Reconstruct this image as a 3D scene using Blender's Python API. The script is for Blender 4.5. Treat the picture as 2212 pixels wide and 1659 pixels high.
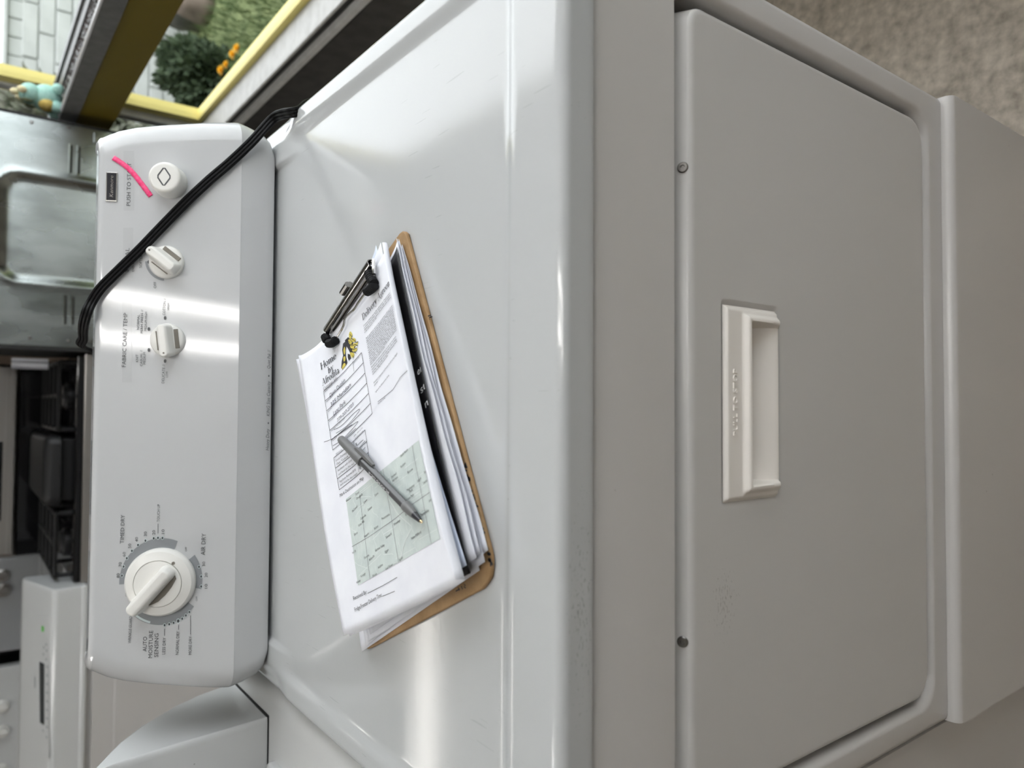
import bpy, bmesh, math, random
from mathutils import Vector, Matrix
random.seed(7)
for o in list(bpy.data.objects): bpy.data.objects.remove(o, do_unlink=True)
SC = bpy.context.scene; COL = SC.collection
PI = math.pi

# ------------------------------------------------------------------ camera
CAM = Vector((-0.0027, -0.3604, 1.2241)); FPX = 1587.3
def cam_axes(yaw, pitch, roll):
    f = Vector((math.sin(yaw)*math.cos(pitch), math.cos(yaw)*math.cos(pitch), -math.sin(pitch)))
    r = Vector((math.cos(yaw), -math.sin(yaw), 0)); u = r.cross(f)
    c, s = math.cos(roll), math.sin(roll)
    return c*r+s*u, -s*r+c*u, f
C_R, C_U, C_F = cam_axes(0.0368, 0.6482, 0.0274)      # the phone was held upright: picture left = up
cd = bpy.data.cameras.new('camera'); cam = bpy.data.objects.new('camera', cd); COL.objects.link(cam)
X_, Y_, Z_ = -C_U, C_R, -C_F
cam.matrix_world = Matrix(((X_.x, Y_.x, Z_.x, CAM.x), (X_.y, Y_.y, Z_.y, CAM.y), (X_.z, Y_.z, Z_.z, CAM.z), (0, 0, 0, 1)))
cd.sensor_fit = 'HORIZONTAL'; cd.sensor_width = 36; cd.lens = FPX/2212*36; cd.clip_start = .02; cd.clip_end = 200
cd.dof.use_dof = True; cd.dof.focus_distance = .72; cd.dof.aperture_fstop = 5.6
SC.camera = cam

def ray(px, py):
    v = px-1106; u = (1659-py)-829.5
    return C_R*(u/FPX) - C_U*(v/FPX) + C_F
def at(px, py, axis, val):
    d = ray(px, py); t = (val-CAM[axis])/d[axis]; return CAM+d*t
def on_plane(px, py, P, n):
    d = ray(px, py); return CAM + d*((P-CAM).dot(n)/d.dot(n))

# ------------------------------------------------------------------ world, exposure
w = bpy.data.worlds.new('overcast_sky'); SC.world = w; w.use_nodes = True
nt = w.node_tree; bg = nt.nodes['Background']
tc = nt.nodes.new('ShaderNodeTexCoord'); sx = nt.nodes.new('ShaderNodeSeparateXYZ'); rp = nt.nodes.new('ShaderNodeValToRGB')
nt.links.new(tc.outputs['Generated'], sx.inputs[0]); nt.links.new(sx.outputs['Z'], rp.inputs[0]); nt.links.new(rp.outputs[0], bg.inputs[0])
rp.color_ramp.elements[0].position = 0.0; rp.color_ramp.elements[0].color = (.80, .85, .88, 1)
rp.color_ramp.elements[1].position = .8; rp.color_ramp.elements[1].color = (.95, .98, 1.0, 1)
bg.inputs[1].default_value = 2.5
vs = SC.view_settings; vs.view_transform = 'Standard'; vs.look = 'None'; vs.exposure = 0.50; vs.gamma = 1.0; vs.use_curve_mapping = False
LAMP = 22.0

# ------------------------------------------------------------------ materials
def mat(name, col, rough=.5, metal=0, spec=.5, coat=0, trans=0, emit=None, estr=0, ior=1.5):
    m = bpy.data.materials.new(name); m.use_nodes = True; b = m.node_tree.nodes['Principled BSDF']
    b.inputs['Base Color'].default_value = (*col, 1); b.inputs['Roughness'].default_value = rough
    b.inputs['Metallic'].default_value = metal; b.inputs['Specular IOR Level'].default_value = spec
    b.inputs['Coat Weight'].default_value = coat; b.inputs['Transmission Weight'].default_value = trans; b.inputs['IOR'].default_value = ior
    if emit: b.inputs['Emission Color'].default_value = (*emit, 1); b.inputs['Emission Strength'].default_value = estr
    return m
def noise_mat(name, c1, c2, scale=20, rough=.6, metal=0, bump=0, detail=4, lo=.35, hi=.65, stretch=(1, 1, 1), spec=.5, bscale=None, rvar=0):
    m = mat(name, c1, rough, metal, spec); t = m.node_tree; b = t.nodes['Principled BSDF']
    co = t.nodes.new('ShaderNodeTexCoord'); mp = t.nodes.new('ShaderNodeMapping'); mp.inputs['Scale'].default_value = stretch
    n = t.nodes.new('ShaderNodeTexNoise'); n.inputs['Scale'].default_value = scale; n.inputs['Detail'].default_value = detail
    r = t.nodes.new('ShaderNodeValToRGB')
    r.color_ramp.elements[0].position = lo; r.color_ramp.elements[0].color = (*c1, 1)
    r.color_ramp.elements[1].position = hi; r.color_ramp.elements[1].color = (*c2, 1)
    t.links.new(co.outputs['Object'], mp.inputs[0]); t.links.new(mp.outputs[0], n.inputs['Vector'])
    t.links.new(n.outputs['Fac'], r.inputs[0]); t.links.new(r.outputs[0], b.inputs['Base Color'])
    if rvar:
        mr = t.nodes.new('ShaderNodeMapRange'); mr.inputs[3].default_value = rough-rvar; mr.inputs[4].default_value = rough+rvar
        t.links.new(n.outputs['Fac'], mr.inputs[0]); t.links.new(mr.outputs[0], b.inputs['Roughness'])
    if bump:
        bp = t.nodes.new('ShaderNodeBump'); bp.inputs['Strength'].default_value = bump; bp.inputs['Distance'].default_value = .002
        src = n
        if bscale:
            src = t.nodes.new('ShaderNodeTexNoise'); src.inputs['Scale'].default_value = bscale; src.inputs['Detail'].default_value = 5
            t.links.new(mp.outputs[0], src.inputs['Vector'])
        t.links.new(src.outputs['Fac'], bp.inputs['Height']); t.links.new(bp.outputs[0], b.inputs['Normal'])
    return m
def enamel(name, col=(.80, .815, .81), rough=.14, scuffs=(), scratches=False):
    """white baked enamel; scuffs = list of (x,y,z, rx,ry,rz) stained spots, real marks on the metal"""
    m = mat(name, col, rough, 0, .5); t = m.node_tree; b = t.nodes['Principled BSDF']; L = t.links.new
    co = t.nodes.new('ShaderNodeTexCoord')
    def math_(op, a, c):
        n = t.nodes.new('ShaderNodeMath'); n.operation = op
        for i, q in enumerate((a, c)):
            if q is None: continue
            if isinstance(q, (int, float)): n.inputs[i].default_value = q
            else: L(q, n.inputs[i])
        return n.outputs[0]
    fac = None
    if scratches:
        for ang, sc_ in ((.5, 55), (-.9, 42), (1.5, 48)):
            mp = t.nodes.new('ShaderNodeMapping'); mp.inputs['Rotation'].default_value = (0, 0, ang); mp.inputs['Scale'].default_value = (1, .055, 1)
            L(co.outputs['Object'], mp.inputs[0])
            n = t.nodes.new('ShaderNodeTexNoise'); n.inputs['Scale'].default_value = sc_*7; n.inputs['Detail'].default_value = 1; L(mp.outputs[0], n.inputs['Vector'])
            g = math_('GREATER_THAN', n.outputs['Fac'],  .77); fac = g if fac is None else math_('MAXIMUM', fac, g)
        n = t.nodes.new('ShaderNodeTexNoise'); n.inputs['Scale'].default_value = 9; L(co.outputs['Object'], n.inputs['Vector'])
        fac = math_('MULTIPLY', fac, math_('GREATER_THAN', n.outputs['Fac'], .52)); fac = math_('MULTIPLY', fac, .16)
    sp = t.nodes.new('ShaderNodeTexVoronoi'); sp.inputs['Scale'].default_value = 34; L(co.outputs['Object'], sp.inputs['Vector'])
    s2 = t.nodes.new('ShaderNodeTexNoise'); s2.inputs['Scale'].default_value = 13; L(co.outputs['Object'], s2.inputs['Vector'])
    spk = math_('MULTIPLY', math_('LESS_THAN', sp.outputs['Distance'], .035), math_('GREATER_THAN', s2.outputs['Fac'], .60)); spk = math_('MULTIPLY', spk, .45)
    fac = spk if fac is None else math_('MAXIMUM', fac, spk)
    for (x, y, z, rx, ry, rz) in scuffs:
        mp = t.nodes.new('ShaderNodeMapping'); mp.vector_type = 'POINT'
        mp.inputs['Location'].default_value = (-x/rx, -y/ry, -z/rz); mp.inputs['Scale'].default_value = (1/rx, 1/ry, 1/rz); L(co.outputs['Object'], mp.inputs[0])
        ln = t.nodes.new('ShaderNodeVectorMath'); ln.operation = 'LENGTH'; L(mp.outputs[0], ln.inputs[0])
        fall = math_('SUBTRACT', 1.0, ln.outputs['Value'])
        mp2 = t.nodes.new('ShaderNodeMapping'); mp2.inputs['Scale'].default_value = (260, 260, 700); L(co.outputs['Object'], mp2.inputs[0])
        n = t.nodes.new('ShaderNodeTexNoise'); n.inputs['Scale'].default_value = 1; n.inputs['Detail'].default_value = 5; L(mp2.outputs[0], n.inputs['Vector'])
        g = math_('MULTIPLY', math_('GREATER_THAN', math_('ADD', n.outputs['Fac'], math_('MULTIPLY', fall, .12)), .675), math_('GREATER_THAN', fall, 0))
        fac = math_('MAXIMUM', fac, math_('MULTIPLY', g, .42))
    mx = t.nodes.new('ShaderNodeMix'); mx.data_type = 'RGBA'; L(fac, mx.inputs[0]); mx.inputs[6].default_value = (*col, 1); mx.inputs[7].default_value = (.16, .15, .14, 1)
    L(mx.outputs[2], b.inputs['Base Color'])
    op = t.nodes.new('ShaderNodeTexNoise'); op.inputs['Scale'].default_value = 260; op.inputs['Detail'].default_value = 2; L(co.outputs['Object'], op.inputs['Vector'])
    bp = t.nodes.new('ShaderNodeBump'); bp.inputs['Strength'].default_value = .04; bp.inputs['Distance'].default_value = .001
    L(op.outputs['Fac'], bp.inputs['Height']); L(bp.outputs[0], b.inputs['Normal'])
    return m
M = {}
M['top'] = enamel('enamel_top', (.49, .505, .51), .10, scratches=True, scuffs=[(-.135, -.003, .897, .08, .03, .013)])
M['door'] = enamel('enamel_door', (.57, .56, .545), .28, scuffs=[(-.155, 0, .742, .035, .02, .02), (-.15, 0, .748, .022, .02, .008)])
M['body'] = enamel('enamel_body', (.57, .555, .54), .28)
M['white'] = enamel('enamel_neighbour', (.62, .63, .63), .15)
M['plastic'] = mat('white_plastic', (.56, .57, .58), .065)
M['knob'] = mat('cream_plastic', (.80, .79, .755), .30)
M['handle'] = mat('bone_plastic', (.86, .82, .77), .42)
M['slot'] = mat('knob_pocket', (.20, .18, .15), .6)
M['print'] = mat('grey_print', (.07, .073, .08), .5)
M['printmid'] = mat('mid_grey_print', (.25, .265, .28), .45)
M['printpale'] = mat('pale_grey_print', (.525, .535, .545), .08)
M['printwhite'] = mat('white_print', (.66, .75, .76), .2)
M['dot'] = mat('dark_dot', (.06, .065, .07), .4)
M['badge'] = mat('badge_black', (.03, .03, .035), .15)
M['chrome'] = mat('chrome', (.75, .74, .72), .15, 1)
M['steelclip'] = mat('nickel_clip', (.36, .345, .33), .16, 1)
M['rubber'] = mat('black_rubber', (.006, .006, .007), .6, 0, .2)
M['cord'] = mat('black_cord', (.004, .004, .0045), .5, 0, .15)
M['tape'] = noise_mat('pink_tape', (.90, .03, .18), (.95, .10, .28), 300, .5)
M['board'] = noise_mat('hardboard', (.31, .185, .08), (.43, .275, .135), 45, .62, bump=.25, bscale=900, detail=8)
M['paper'] = noise_mat('white_paper', (.80, .815, .88), (.85, .865, .92), 30, .8, bump=.15)
M['paperblue'] = mat('bluish_paper', (.66, .72, .84), .6)
M['black'] = mat('black_card', (.008, .008, .009), .35)
M['ink'] = mat('ink', (.035, .035, .04), .7)
M['inkgrey'] = mat('grey_ink', (.16, .16, .18), .7)
M['inkpale'] = mat('pale_ink', (.40, .42, .46), .7)
M['pencil'] = mat('ballpoint_ink', (.05, .05, .07), .6)
M['map'] = noise_mat('map_print', (.55, .62, .61), (.62, .69, .67), 60, .75)
M['road'] = mat('map_road', (.72, .77, .76), .75)
M['yellowink'] = mat('yellow_ink', (.62, .52, .10), .7)
M['whiteink'] = mat('white_ink', (.75, .75, .76), .6)
M['penbody'] = mat('smoke_barrel', (.085, .085, .088), .2, 0, .5)
M['pencap'] = mat('grey_cap', (.15, .15, .15), .38)
M['brass'] = mat('brass', (.80, .62, .38), .2, 1)
M['screw'] = mat('screw_steel', (.25, .24, .23), .3, 1)
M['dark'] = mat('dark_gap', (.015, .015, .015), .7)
M['galv'] = noise_mat('galvanised_steel', (.30, .325, .315), (.46, .49, .48), 14, .27, 1, rvar=.10, stretch=(1, 1, .4))
M['stainless'] = noise_mat('stainless', (.50, .48, .46), (.58, .56, .54), 8, .28, 1, stretch=(.2, 1, 30))
M['blackglass'] = mat('black_glass', (.006, .006, .007), .06)
M['iron'] = mat('cast_iron', (.014, .014, .015), .45, 0, .35)
M['greyenamel'] = mat('grey_enamel', (.34, .35, .36), .3)
M['lcd'] = mat('lcd', (.05, .055, .06), .12)
M['green'] = mat('green_sticker', (.12, .55, .08), .5)
M['alu'] = noise_mat('window_aluminium', (.13, .13, .13), (.17, .17, .168), 40, .45, 0)
M['aluedge'] = mat('bright_aluminium_edge', (.80, .80, .83), .3, .2)
M['yellow'] = mat('yellow_frame_shaded', (.15, .112, .010), .5)  # same yellow paint, darkened for the shaded room side
M['yellowlit'] = mat('yellow_frame_lit', (.86, .74, .26), .5)  # same yellow paint, daylight put into a paler tone
M['sill'] = noise_mat('white_sill', (.55, .55, .54), (.64, .64, .63), 30, .5)
M['wall'] = noise_mat('painted_block_wall', (.055, .052, .05), (.075, .072, .068), 25, .75, bump=.2)
M['ceil'] = mat('ceiling_panel', (.70, .70, .68), .85)
M['roomwall'] = mat('shop_wall', (.36, .285, .23), .85)
M['floor'] = None
M['glass'] = mat('pane_glass', (1, 1, 1), 0.0, 0, .5, trans=1, ior=1.01)
M['dirt'] = noise_mat('ledge_dirt', (.02, .016, .014), (.14, .11, .10), 200, .9)
M['teal'] = noise_mat('teal_plush', (.30, .55, .48), (.44, .68, .60), 160, .9, bump=.6)
M['mustard'] = noise_mat('mustard_plush', (.50, .36, .08), (.62, .46, .14), 160, .9, bump=.6)
M['cream'] = noise_mat('cream_plush', (.72, .62, .34), (.82, .74, .50), 160, .9, bump=.6)
M['olive'] = mat('olive_felt', (.13, .14, .07), .9)
M['leaf'] = noise_mat('shrub_green', (.045, .075, .040), (.11, .15, .085), 60, .7)
M['leafpale'] = noise_mat('pale_leaf', (.16, .19, .13), (.42, .42, .36), 40, .8)
M['grass'] = noise_mat('grass', (.08, .125, .045), (.16, .20, .085), 8, .8)
M['soil'] = noise_mat('lawn_soil', (.10, .13, .05), (.20, .24, .10), 6, .95)
M['rock'] = noise_mat('grey_stone', (.10, .10, .09), (.20, .19, .17), 12, .9, bump=.5)
M['rockbrown'] = noise_mat('brown_stone', (.15, .12, .095), (.24, .19, .155), 12, .9, bump=.5)
M['petal'] = mat('dandelion_yellow', (.85, .50, .02), .7)
M['stem'] = mat('stem_green', (.12, .22, .06), .7)
M['twig'] = mat('twig', (.12, .08, .05), .8)
M['block'] = noise_mat('white_painted_block', (.50, .52, .505), (.58, .60, .585), 9, .8, bump=.2)
M['dimtube'] = mat('dim_fluorescent_tube', (1, 1, 1), .4, emit=(1.0, .96, .90), estr=LAMP*.55)  # emission turned down to soften its streak on the dryer top
M['tube'] = mat('fluorescent_tube', (1, 1, 1), .4, emit=(1.0, .975, .95), estr=LAMP)
def floor_mat():
    m = mat('concrete_floor', (.3, .28, .25), .55); t = m.node_tree; b = t.nodes['Principled BSDF']; L = t.links.new
    co = t.nodes.new('ShaderNodeTexCoord')
    n1 = t.nodes.new('ShaderNodeTexNoise'); n1.inputs['Scale'].default_value = 5; n1.inputs['Detail'].default_value = 8; n1.inputs['Roughness'].default_value = .65
    n2 = t.nodes.new('ShaderNodeTexNoise'); n2.inputs['Scale'].default_value = 60; n2.inputs['Detail'].default_value = 6
    L(co.outputs['Object'], n1.inputs['Vector']); L(co.outputs['Object'], n2.inputs['Vector'])
    a = t.nodes.new('ShaderNodeMath'); a.operation = 'MULTIPLY_ADD'; a.inputs[1].default_value = .5; L(n2.outputs['Fac'], a.inputs[0])
    a2 = t.nodes.new('ShaderNodeMath'); a2.operation = 'MULTIPLY'; a2.inputs[1].default_value = .5; L(n1.outputs['Fac'], a2.inputs[0]); L(a2.outputs[0], a.inputs[2])
    r = t.nodes.new('ShaderNodeValToRGB'); e = r.color_ramp.elements
    e[0].position = .34; e[0].color = (.26, .225, .18, 1); e[1].position = .66; e[1].color = (.72, .64, .54, 1)
    L(a.outputs[0], r.inputs[0]); L(r.outputs[0], b.inputs['Base Color'])
    bp = t.nodes.new('ShaderNodeBump'); bp.inputs['Strength'].default_value = .3; bp.inputs['Distance'].default_value = .004
    L(n2.outputs['Fac'], bp.inputs['Height']); L(bp.outputs[0], b.inputs['Normal']); return m
M['floor'] = floor_mat()

# ------------------------------------------------------------------ mesh helpers
class MB:
    def __init__(s): s.v = []; s.f = []
    def add(s, vs, fs):
        k = len(s.v); s.v += [tuple(p) for p in vs]; s.f += [tuple(i+k for i in f) for f in fs]; return s
    def box(s, x0, x1, y0, y1, z0, z1, r=0, seg=2):
        bm = bmesh.new(); bmesh.ops.create_cube(bm, size=1)
        for v in bm.verts:
            v.co = Vector(((x0+x1)/2+v.co.x*(x1-x0), (y0+y1)/2+v.co.y*(y1-y0), (z0+z1)/2+v.co.z*(z1-z0)))
        if r: bmesh.ops.bevel(bm, geom=list(bm.edges), offset=r, segments=seg, profile=.5, affect='EDGES')
        return s.bm(bm)
    def bm(s, bm, mtx=None):
        bm.verts.index_update()
        vs = [(mtx @ v.co) if mtx else v.co.copy() for v in bm.verts]; fs = [[v.index for v in f.verts] for f in bm.faces]; bm.free(); return s.add(vs, fs)
    def tube(s, pts, r, n=8, closed=False, cap=True):
        pts = [Vector(p) for p in pts]; N = len(pts); rs = r if isinstance(r, (list, tuple)) else [r]*N
        up = None; k = len(s.v); 
        for i, p in enumerate(pts):
            a = pts[(i-1) % N] if (closed or i > 0) else p; b = pts[(i+1) % N] if (closed or i < N-1) else p
            t = (b-a).normalized()
            if up is None: up = t.orthogonal().normalized()
            up = (up-t*up.dot(t)).normalized(); bi = t.cross(up)
            for j in range(n):
                a_ = 2*PI*j/n; s.v.append(tuple(p+up*(math.cos(a_)*rs[i])+bi*(math.sin(a_)*rs[i])))
        for i in range(N if closed else N-1):
            for j in range(n):
                s.f.append((k+i*n+j, k+i*n+(j+1) % n, k+((i+1) % N)*n+(j+1) % n, k+((i+1) % N)*n+j))
        if cap and not closed:
            s.f.append(tuple(k+j for j in range(n-1, -1, -1))); s.f.append(tuple(k+(N-1)*n+j for j in range(n)))
        return s
    def lathe(s, prof, n=32, mtx=Matrix()):
        k = len(s.v); P = len(prof)
        for (r, h) in prof:
            for j in range(n): s.v.append(tuple(mtx @ Vector((r*math.cos(2*PI*j/n), r*math.sin(2*PI*j/n), h))))
        for i in range(P-1):
            for j in range(n): s.f.append((k+i*n+j, k+i*n+(j+1) % n, k+(i+1)*n+(j+1) % n, k+(i+1)*n+j))
        s.f.append(tuple(k+j for j in range(n-1, -1, -1))); s.f.append(tuple(k+(P-1)*n+j for j in range(n)))
        return s
    def loft(s, rows, closed=True, cap0=False, cap1=False):
        k = len(s.v); n = len(rows[0])
        for r in rows: s.v += [tuple(p) for p in r]
        for i in range(len(rows)-1):
            for j in range(n if closed else n-1):
                s.f.append((k+i*n+j, k+i*n+(j+1) % n, k+(i+1)*n+(j+1) % n, k+(i+1)*n+j))
        if cap0: s.f.append(tuple(k+j for j in range(n-1, -1, -1)))
        if cap1: s.f.append(tuple(k+(len(rows)-1)*n+j for j in range(n)))
        return s
    def prism(s, poly, axis, a, b):
        """poly of 2D points extruded along axis (0: poly is (y,z); 1: (x,z); 2: (x,y))"""
        def P(p, t): return ((t, p[0], p[1]), (p[0], t, p[1]), (p[0], p[1], t))[axis]
        return s.loft([[P(p, a) for p in poly], [P(p, b) for p in poly]], True, True, True)
    def build(s, name, m, parent=None, smooth=True, angle=35, bevel=0):
        me = bpy.data.meshes.new(name); me.from_pydata(s.v, [], s.f); me.materials.append(m)
        bm = bmesh.new(); bm.from_mesh(me)
        if not getattr(s, 'keep', False): bmesh.ops.recalc_face_normals(bm, faces=bm.faces)
        bm.to_mesh(me); bm.free()
        if smooth:
            me.polygons.foreach_set('use_smooth', [True]*len(me.polygons)); me.set_sharp_from_angle(angle=math.radians(angle))
        o = bpy.data.objects.new(name, me); COL.objects.link(o)
        if parent: o.parent = parent; o.matrix_parent_inverse = Matrix.Translation(-abs_loc(parent))
        if bevel:
            md = o.modifiers.new('bevel', 'BEVEL'); md.width = bevel; md.segments = 2; md.limit_method = 'ANGLE'; md.angle_limit = math.radians(40)
        if smooth and len(s.f) < 60000 and angle < 179:
            wn = o.modifiers.new('normals', 'WEIGHTED_NORMAL'); wn.keep_sharp = True; wn.weight = 60
        return o
def abs_loc(o):
    l = Vector(o.location); return l            # parts have identity location; things are unrotated empties or meshes at the origin
def prints(o): o['kind'] = 'stuff'; return o
def tag(o, label, cat, group=None, kind=None):
    if label: o['label'] = label
    if cat: o['category'] = cat
    if group: o['group'] = group
    if kind: o['kind'] = kind
    return o
def thing(name, label, cat, loc=(0, 0, 0), group=None):
    o = bpy.data.objects.new(name, None); COL.objects.link(o); o.location = loc; o.empty_display_size = .05
    return tag(o, label, cat, group)
def struct(o): o['kind'] = 'structure'; return o
def copy_thing(src, delta, label, group=None):
    """copy a thing with its parts and sub-parts; meshes shared"""
    r = src.copy(); COL.objects.link(r); r.location = Vector(src.location)+Vector(delta); r['label'] = label
    if group: r['group'] = group
    def rec(s_, d_):
        for ch in list(s_.children):
            c = ch.copy(); COL.objects.link(c); c.parent = d_; c.matrix_parent_inverse = ch.matrix_parent_inverse.copy(); rec(ch, c)
    rec(src, r); return r
def catmull(pts, n=8):
    pts = [Vector(p) for p in pts]; out = []
    for i in range(len(pts)-1):
        p0 = pts[max(i-1, 0)]; p1 = pts[i]; p2 = pts[i+1]; p3 = pts[min(i+2, len(pts)-1)]
        for k in range(n):
            t = k/n; out.append(.5*((2*p1)+(p2-p0)*t+(2*p0-5*p1+4*p2-p3)*t*t+(3*p1-p0-3*p2+p3)*t**3))
    out.append(pts[-1]); return out
def rrect(x0, x1, y0, y1, r, n=6):
    """rounded rectangle loop, counter-clockwise; r may be 4 radii (x1y0, x1y1, x0y1, x0y0)"""
    rs = r if isinstance(r, (list, tuple)) else [r]*4; out = []
    for (cx, cy, a0, q) in ((x1-rs[0], y0+rs[0], -PI/2, rs[0]), (x1-rs[1], y1-rs[1], 0, rs[1]), (x0+rs[2], y1-rs[2], PI/2, rs[2]), (x0+rs[3], y0+rs[3], PI, rs[3])):
        for k in range(n+1):
            a = a0+PI/2*k/n; out.append((cx+q*math.cos(a), cy+q*math.sin(a)))
    return out
def sstep(a, b, x):
    t = max(0, min(1, (x-a)/(b-a))); return t*t*(3-2*t)
def frame_matrix(o, ex, ey, ez):
    return Matrix(((ex.x, ey.x, ez.x, o.x), (ex.y, ey.y, ez.y, o.y), (ex.z, ey.z, ez.z, o.z), (0, 0, 0, 1)))

# ------------------------------------------------------------------ lettering
FC = bpy.data.curves.new('lettering_source', 'FONT'); FC.resolution_u = 2; FC.offset = 0.0; FO = bpy.data.objects.new('lettering_source', FC)
_gl = {}
def glyphs(s):
    """(verts2d, faces) of a string in the built-in font, unit cap height"""
    if s in _gl: return _gl[s]
    COL.objects.link(FO); FC.body = s; dg = bpy.context.evaluated_depsgraph_get(); dg.update()
    e = FO.evaluated_get(dg); me = e.to_mesh(); vs = [(v.co.x/.73, v.co.y/.73) for v in me.vertices]; fs = [tuple(p.vertices) for p in me.polygons]
    e.to_mesh_clear(); COL.objects.unlink(FO); _gl[s] = (vs, fs); return _gl[s]
def ring(cx, cy, rx, ry, a0, a1, tk, tn, n=14):
    v = []; 
    for i in range(n+1):
        a = math.radians(a0+(a1-a0)*i/n); c, s_ = math.cos(a), math.sin(a)
        v += [(cx+rx*c, cy+ry*s_), (cx+(rx-tk)*c, cy+(ry-tn)*s_)]
    return v, [(2*i, 2*i+2, 2*i+3, 2*i+1) for i in range(n)]
TK, TN = .135, .05
def serif_glyph(ch):
    """a bookish serif letter drawn from thick and thin strokes: (verts, faces, advance)"""
    V = []; F = []
    def A(vf):
        k = len(V); V.extend(vf[0]); F.extend([tuple(i+k for i in f) for f in vf[1]])
    def R(x0, y0, x1, y1): A(([(x0, y0), (x1, y0), (x1, y1), (x0, y1)], [(0, 1, 2, 3)]))
    def D(x0, y0, x1, y1, w): A(([(x0-w/2, y0), (x0+w/2, y0), (x1+w/2, y1), (x1-w/2, y1)], [(0, 1, 2, 3)]))
    def st(x, y0, y1, s0=1, s1=1):
        R(x-TK/2, y0, x+TK/2, y1)
        if s0: R(x-.15, y0, x+.15, y0+.045)
        if s1: (R(x-.15, y1-.045, x+.15, y1) if s1 == 1 else R(x-.16, y1-.07, x, y1))
    xh = .64
    if ch == 'H': st(.17, 0, 1); st(.78, 0, 1); R(.2, .48, .75, .53); w = .95
    elif ch == 'D': st(.17, 0, 1); A(ring(.30, .5, .52, .5, -90, 90, TK, TN)); R(.15, .95, .32, 1); R(.15, 0, .32, .05); w = .90
    elif ch == 'A': D(.12, 0, .44, 1, .05); D(.78, 0, .46, 1, TK); R(.25, .33, .65, .38); R(0, 0, .25, .045); R(.63, 0, .93, .045); w = .92
    elif ch == 'o': A(ring(.30, xh/2, .29, xh/2+.01, 0, 360, TK, TN, 24)); w = .62
    elif ch == 'm':
        for x in (.14, .50, .86): st(x, 0, .45 if x > .2 else xh, 1, 0 if x > .2 else 2)
        A(ring(.33, .42, .235, .23, 0, 150, TK, .07)); A(ring(.69, .42, .235, .23, 0, 150, TK, .07)); w = 1.02
    elif ch == 'n': st(.14, 0, xh, 1, 2); st(.52, 0, .43); A(ring(.34, .42, .245, .23, 0, 150, TK, .07)); w = .68
    elif ch == 'e': A(ring(.29, xh/2, .28, xh/2+.01, 0, 320, TK, TN, 20)); R(.08, .33, .56, .38); w = .58
    elif ch == 'b': st(.14, 0, 1, 0, 2); A(ring(.33, xh/2, .28, xh/2+.01, -150, 150, TK, TN, 18)); w = .64
    elif ch == 'd': st(.50, 0, 1, 1, 2); A(ring(.31, xh/2, .28, xh/2+.01, 30, 330, TK, TN, 18)); w = .66
    elif ch == 'a': st(.42, 0, .42, 1, 0); A(ring(.27, .42, .215, .23, 0, 160, TK, .07)); A(ring(.25, .18, .21, .19, 20, 350, .11, TN)); w = .58
    elif ch == 'y': D(.34, -.02, .14, xh, TK); D(.20, -.32, .54, xh, .055); R(0, xh-.045, .28, xh); R(.44, xh-.045, .64, xh); A(ring(.15, -.27, .09, .07, 0, 360, .09, .07, 10)); w = .62
    elif ch == 'v': D(.33, -.0, .14, xh, TK); D(.33, 0, .54, xh, .055); R(0, xh-.045, .28, xh); R(.44, xh-.045, .64, xh); w = .62
    elif ch == 'f': st(.18, 0, .8, 1, 0); A(ring(.34, .78, .225, .23, 30, 180, TK, .06)); R(.02, .60, .38, .645); w = .42
    elif ch == 'r': st(.14, 0, xh, 1, 2); A(ring(.34, .40, .22, .25, 30, 150, .1, .09)); w = .48
    elif ch == 'i': st(.16, 0, xh, 1, 2); A(ring(.15, .86, .085, .085, 0, 360, .085, .085, 10)); w = .33
    elif ch == 'l': st(.16, 0, 1, 1, 2); w = .33
    elif ch == 't': st(.17, .06, .86, 0, 0); R(.02, .60, .36, .645); A(ring(.30, .14, .20, .15, 180, 300, TK, .06)); w = .40
    elif ch == 'g': A(ring(.27, .40, .22, .24, 0, 360, .11, TN, 18)); A(ring(.27, -.12, .25, .17, 0, 360, .07, TN, 18)); D(.14, .02, .2, .2, .06); R(.40, .56, .58, .62); w = .58
    else: w = .30
    return V, F, w
def serif(s):
    if ('~', s) in _gl: return _gl[('~', s)]
    V = []; F = []; x = 0
    for ch in s:
        v, f, w_ = serif_glyph(ch); k = len(V); V += [(p[0]+x, p[1]) for p in v]; F += [tuple(i+k for i in q) for q in f]; x += w_+.03
    _gl[('~', s)] = (V, F); return V, F
def lay_text(mb, s, p0, p1, up, to3d, cap, shear=0, use=glyphs, fit=True):
    """letter string s along 2D line p0->p1 (surface coordinates), cap height `cap`, letter-up direction `up`; to3d maps surface point to space"""
    vs, fs = use(s); p0 = Vector(p0); p1 = Vector(p1); up = Vector(up).normalized(); d = p1-p0; L = d.length; d.normalize()
    if not vs: return
    wmax = max(v[0] for v in vs); wmin = min(v[0] for v in vs); sx_ = L/(wmax-wmin) if fit else cap
    mb.add([to3d(p0+d*((v[0]-wmin)*sx_+v[1]*shear*cap)+up*(v[1]*cap)) for v in vs], fs)
def lay_line(mb, pts, wd, to3d, closed=False):
    pts = [Vector(p) for p in pts]
    if closed: pts = pts+[pts[0]]
    V = []; 
    for i, p in enumerate(pts):
        a = pts[i-1] if i > 0 else (pts[-2] if closed else p); b = pts[i+1] if i < len(pts)-1 else (pts[1] if closed else p)
        t = (b-a); t = t.normalized() if t.length > 1e-9 else Vector((1, 0)); n = Vector((-t.y, t.x)); V += [to3d(p+n*wd/2), to3d(p-n*wd/2)]
    mb.add(V, [(2*i, 2*i+1, 2*i+3, 2*i+2) for i in range(len(pts)-1)])
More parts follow.
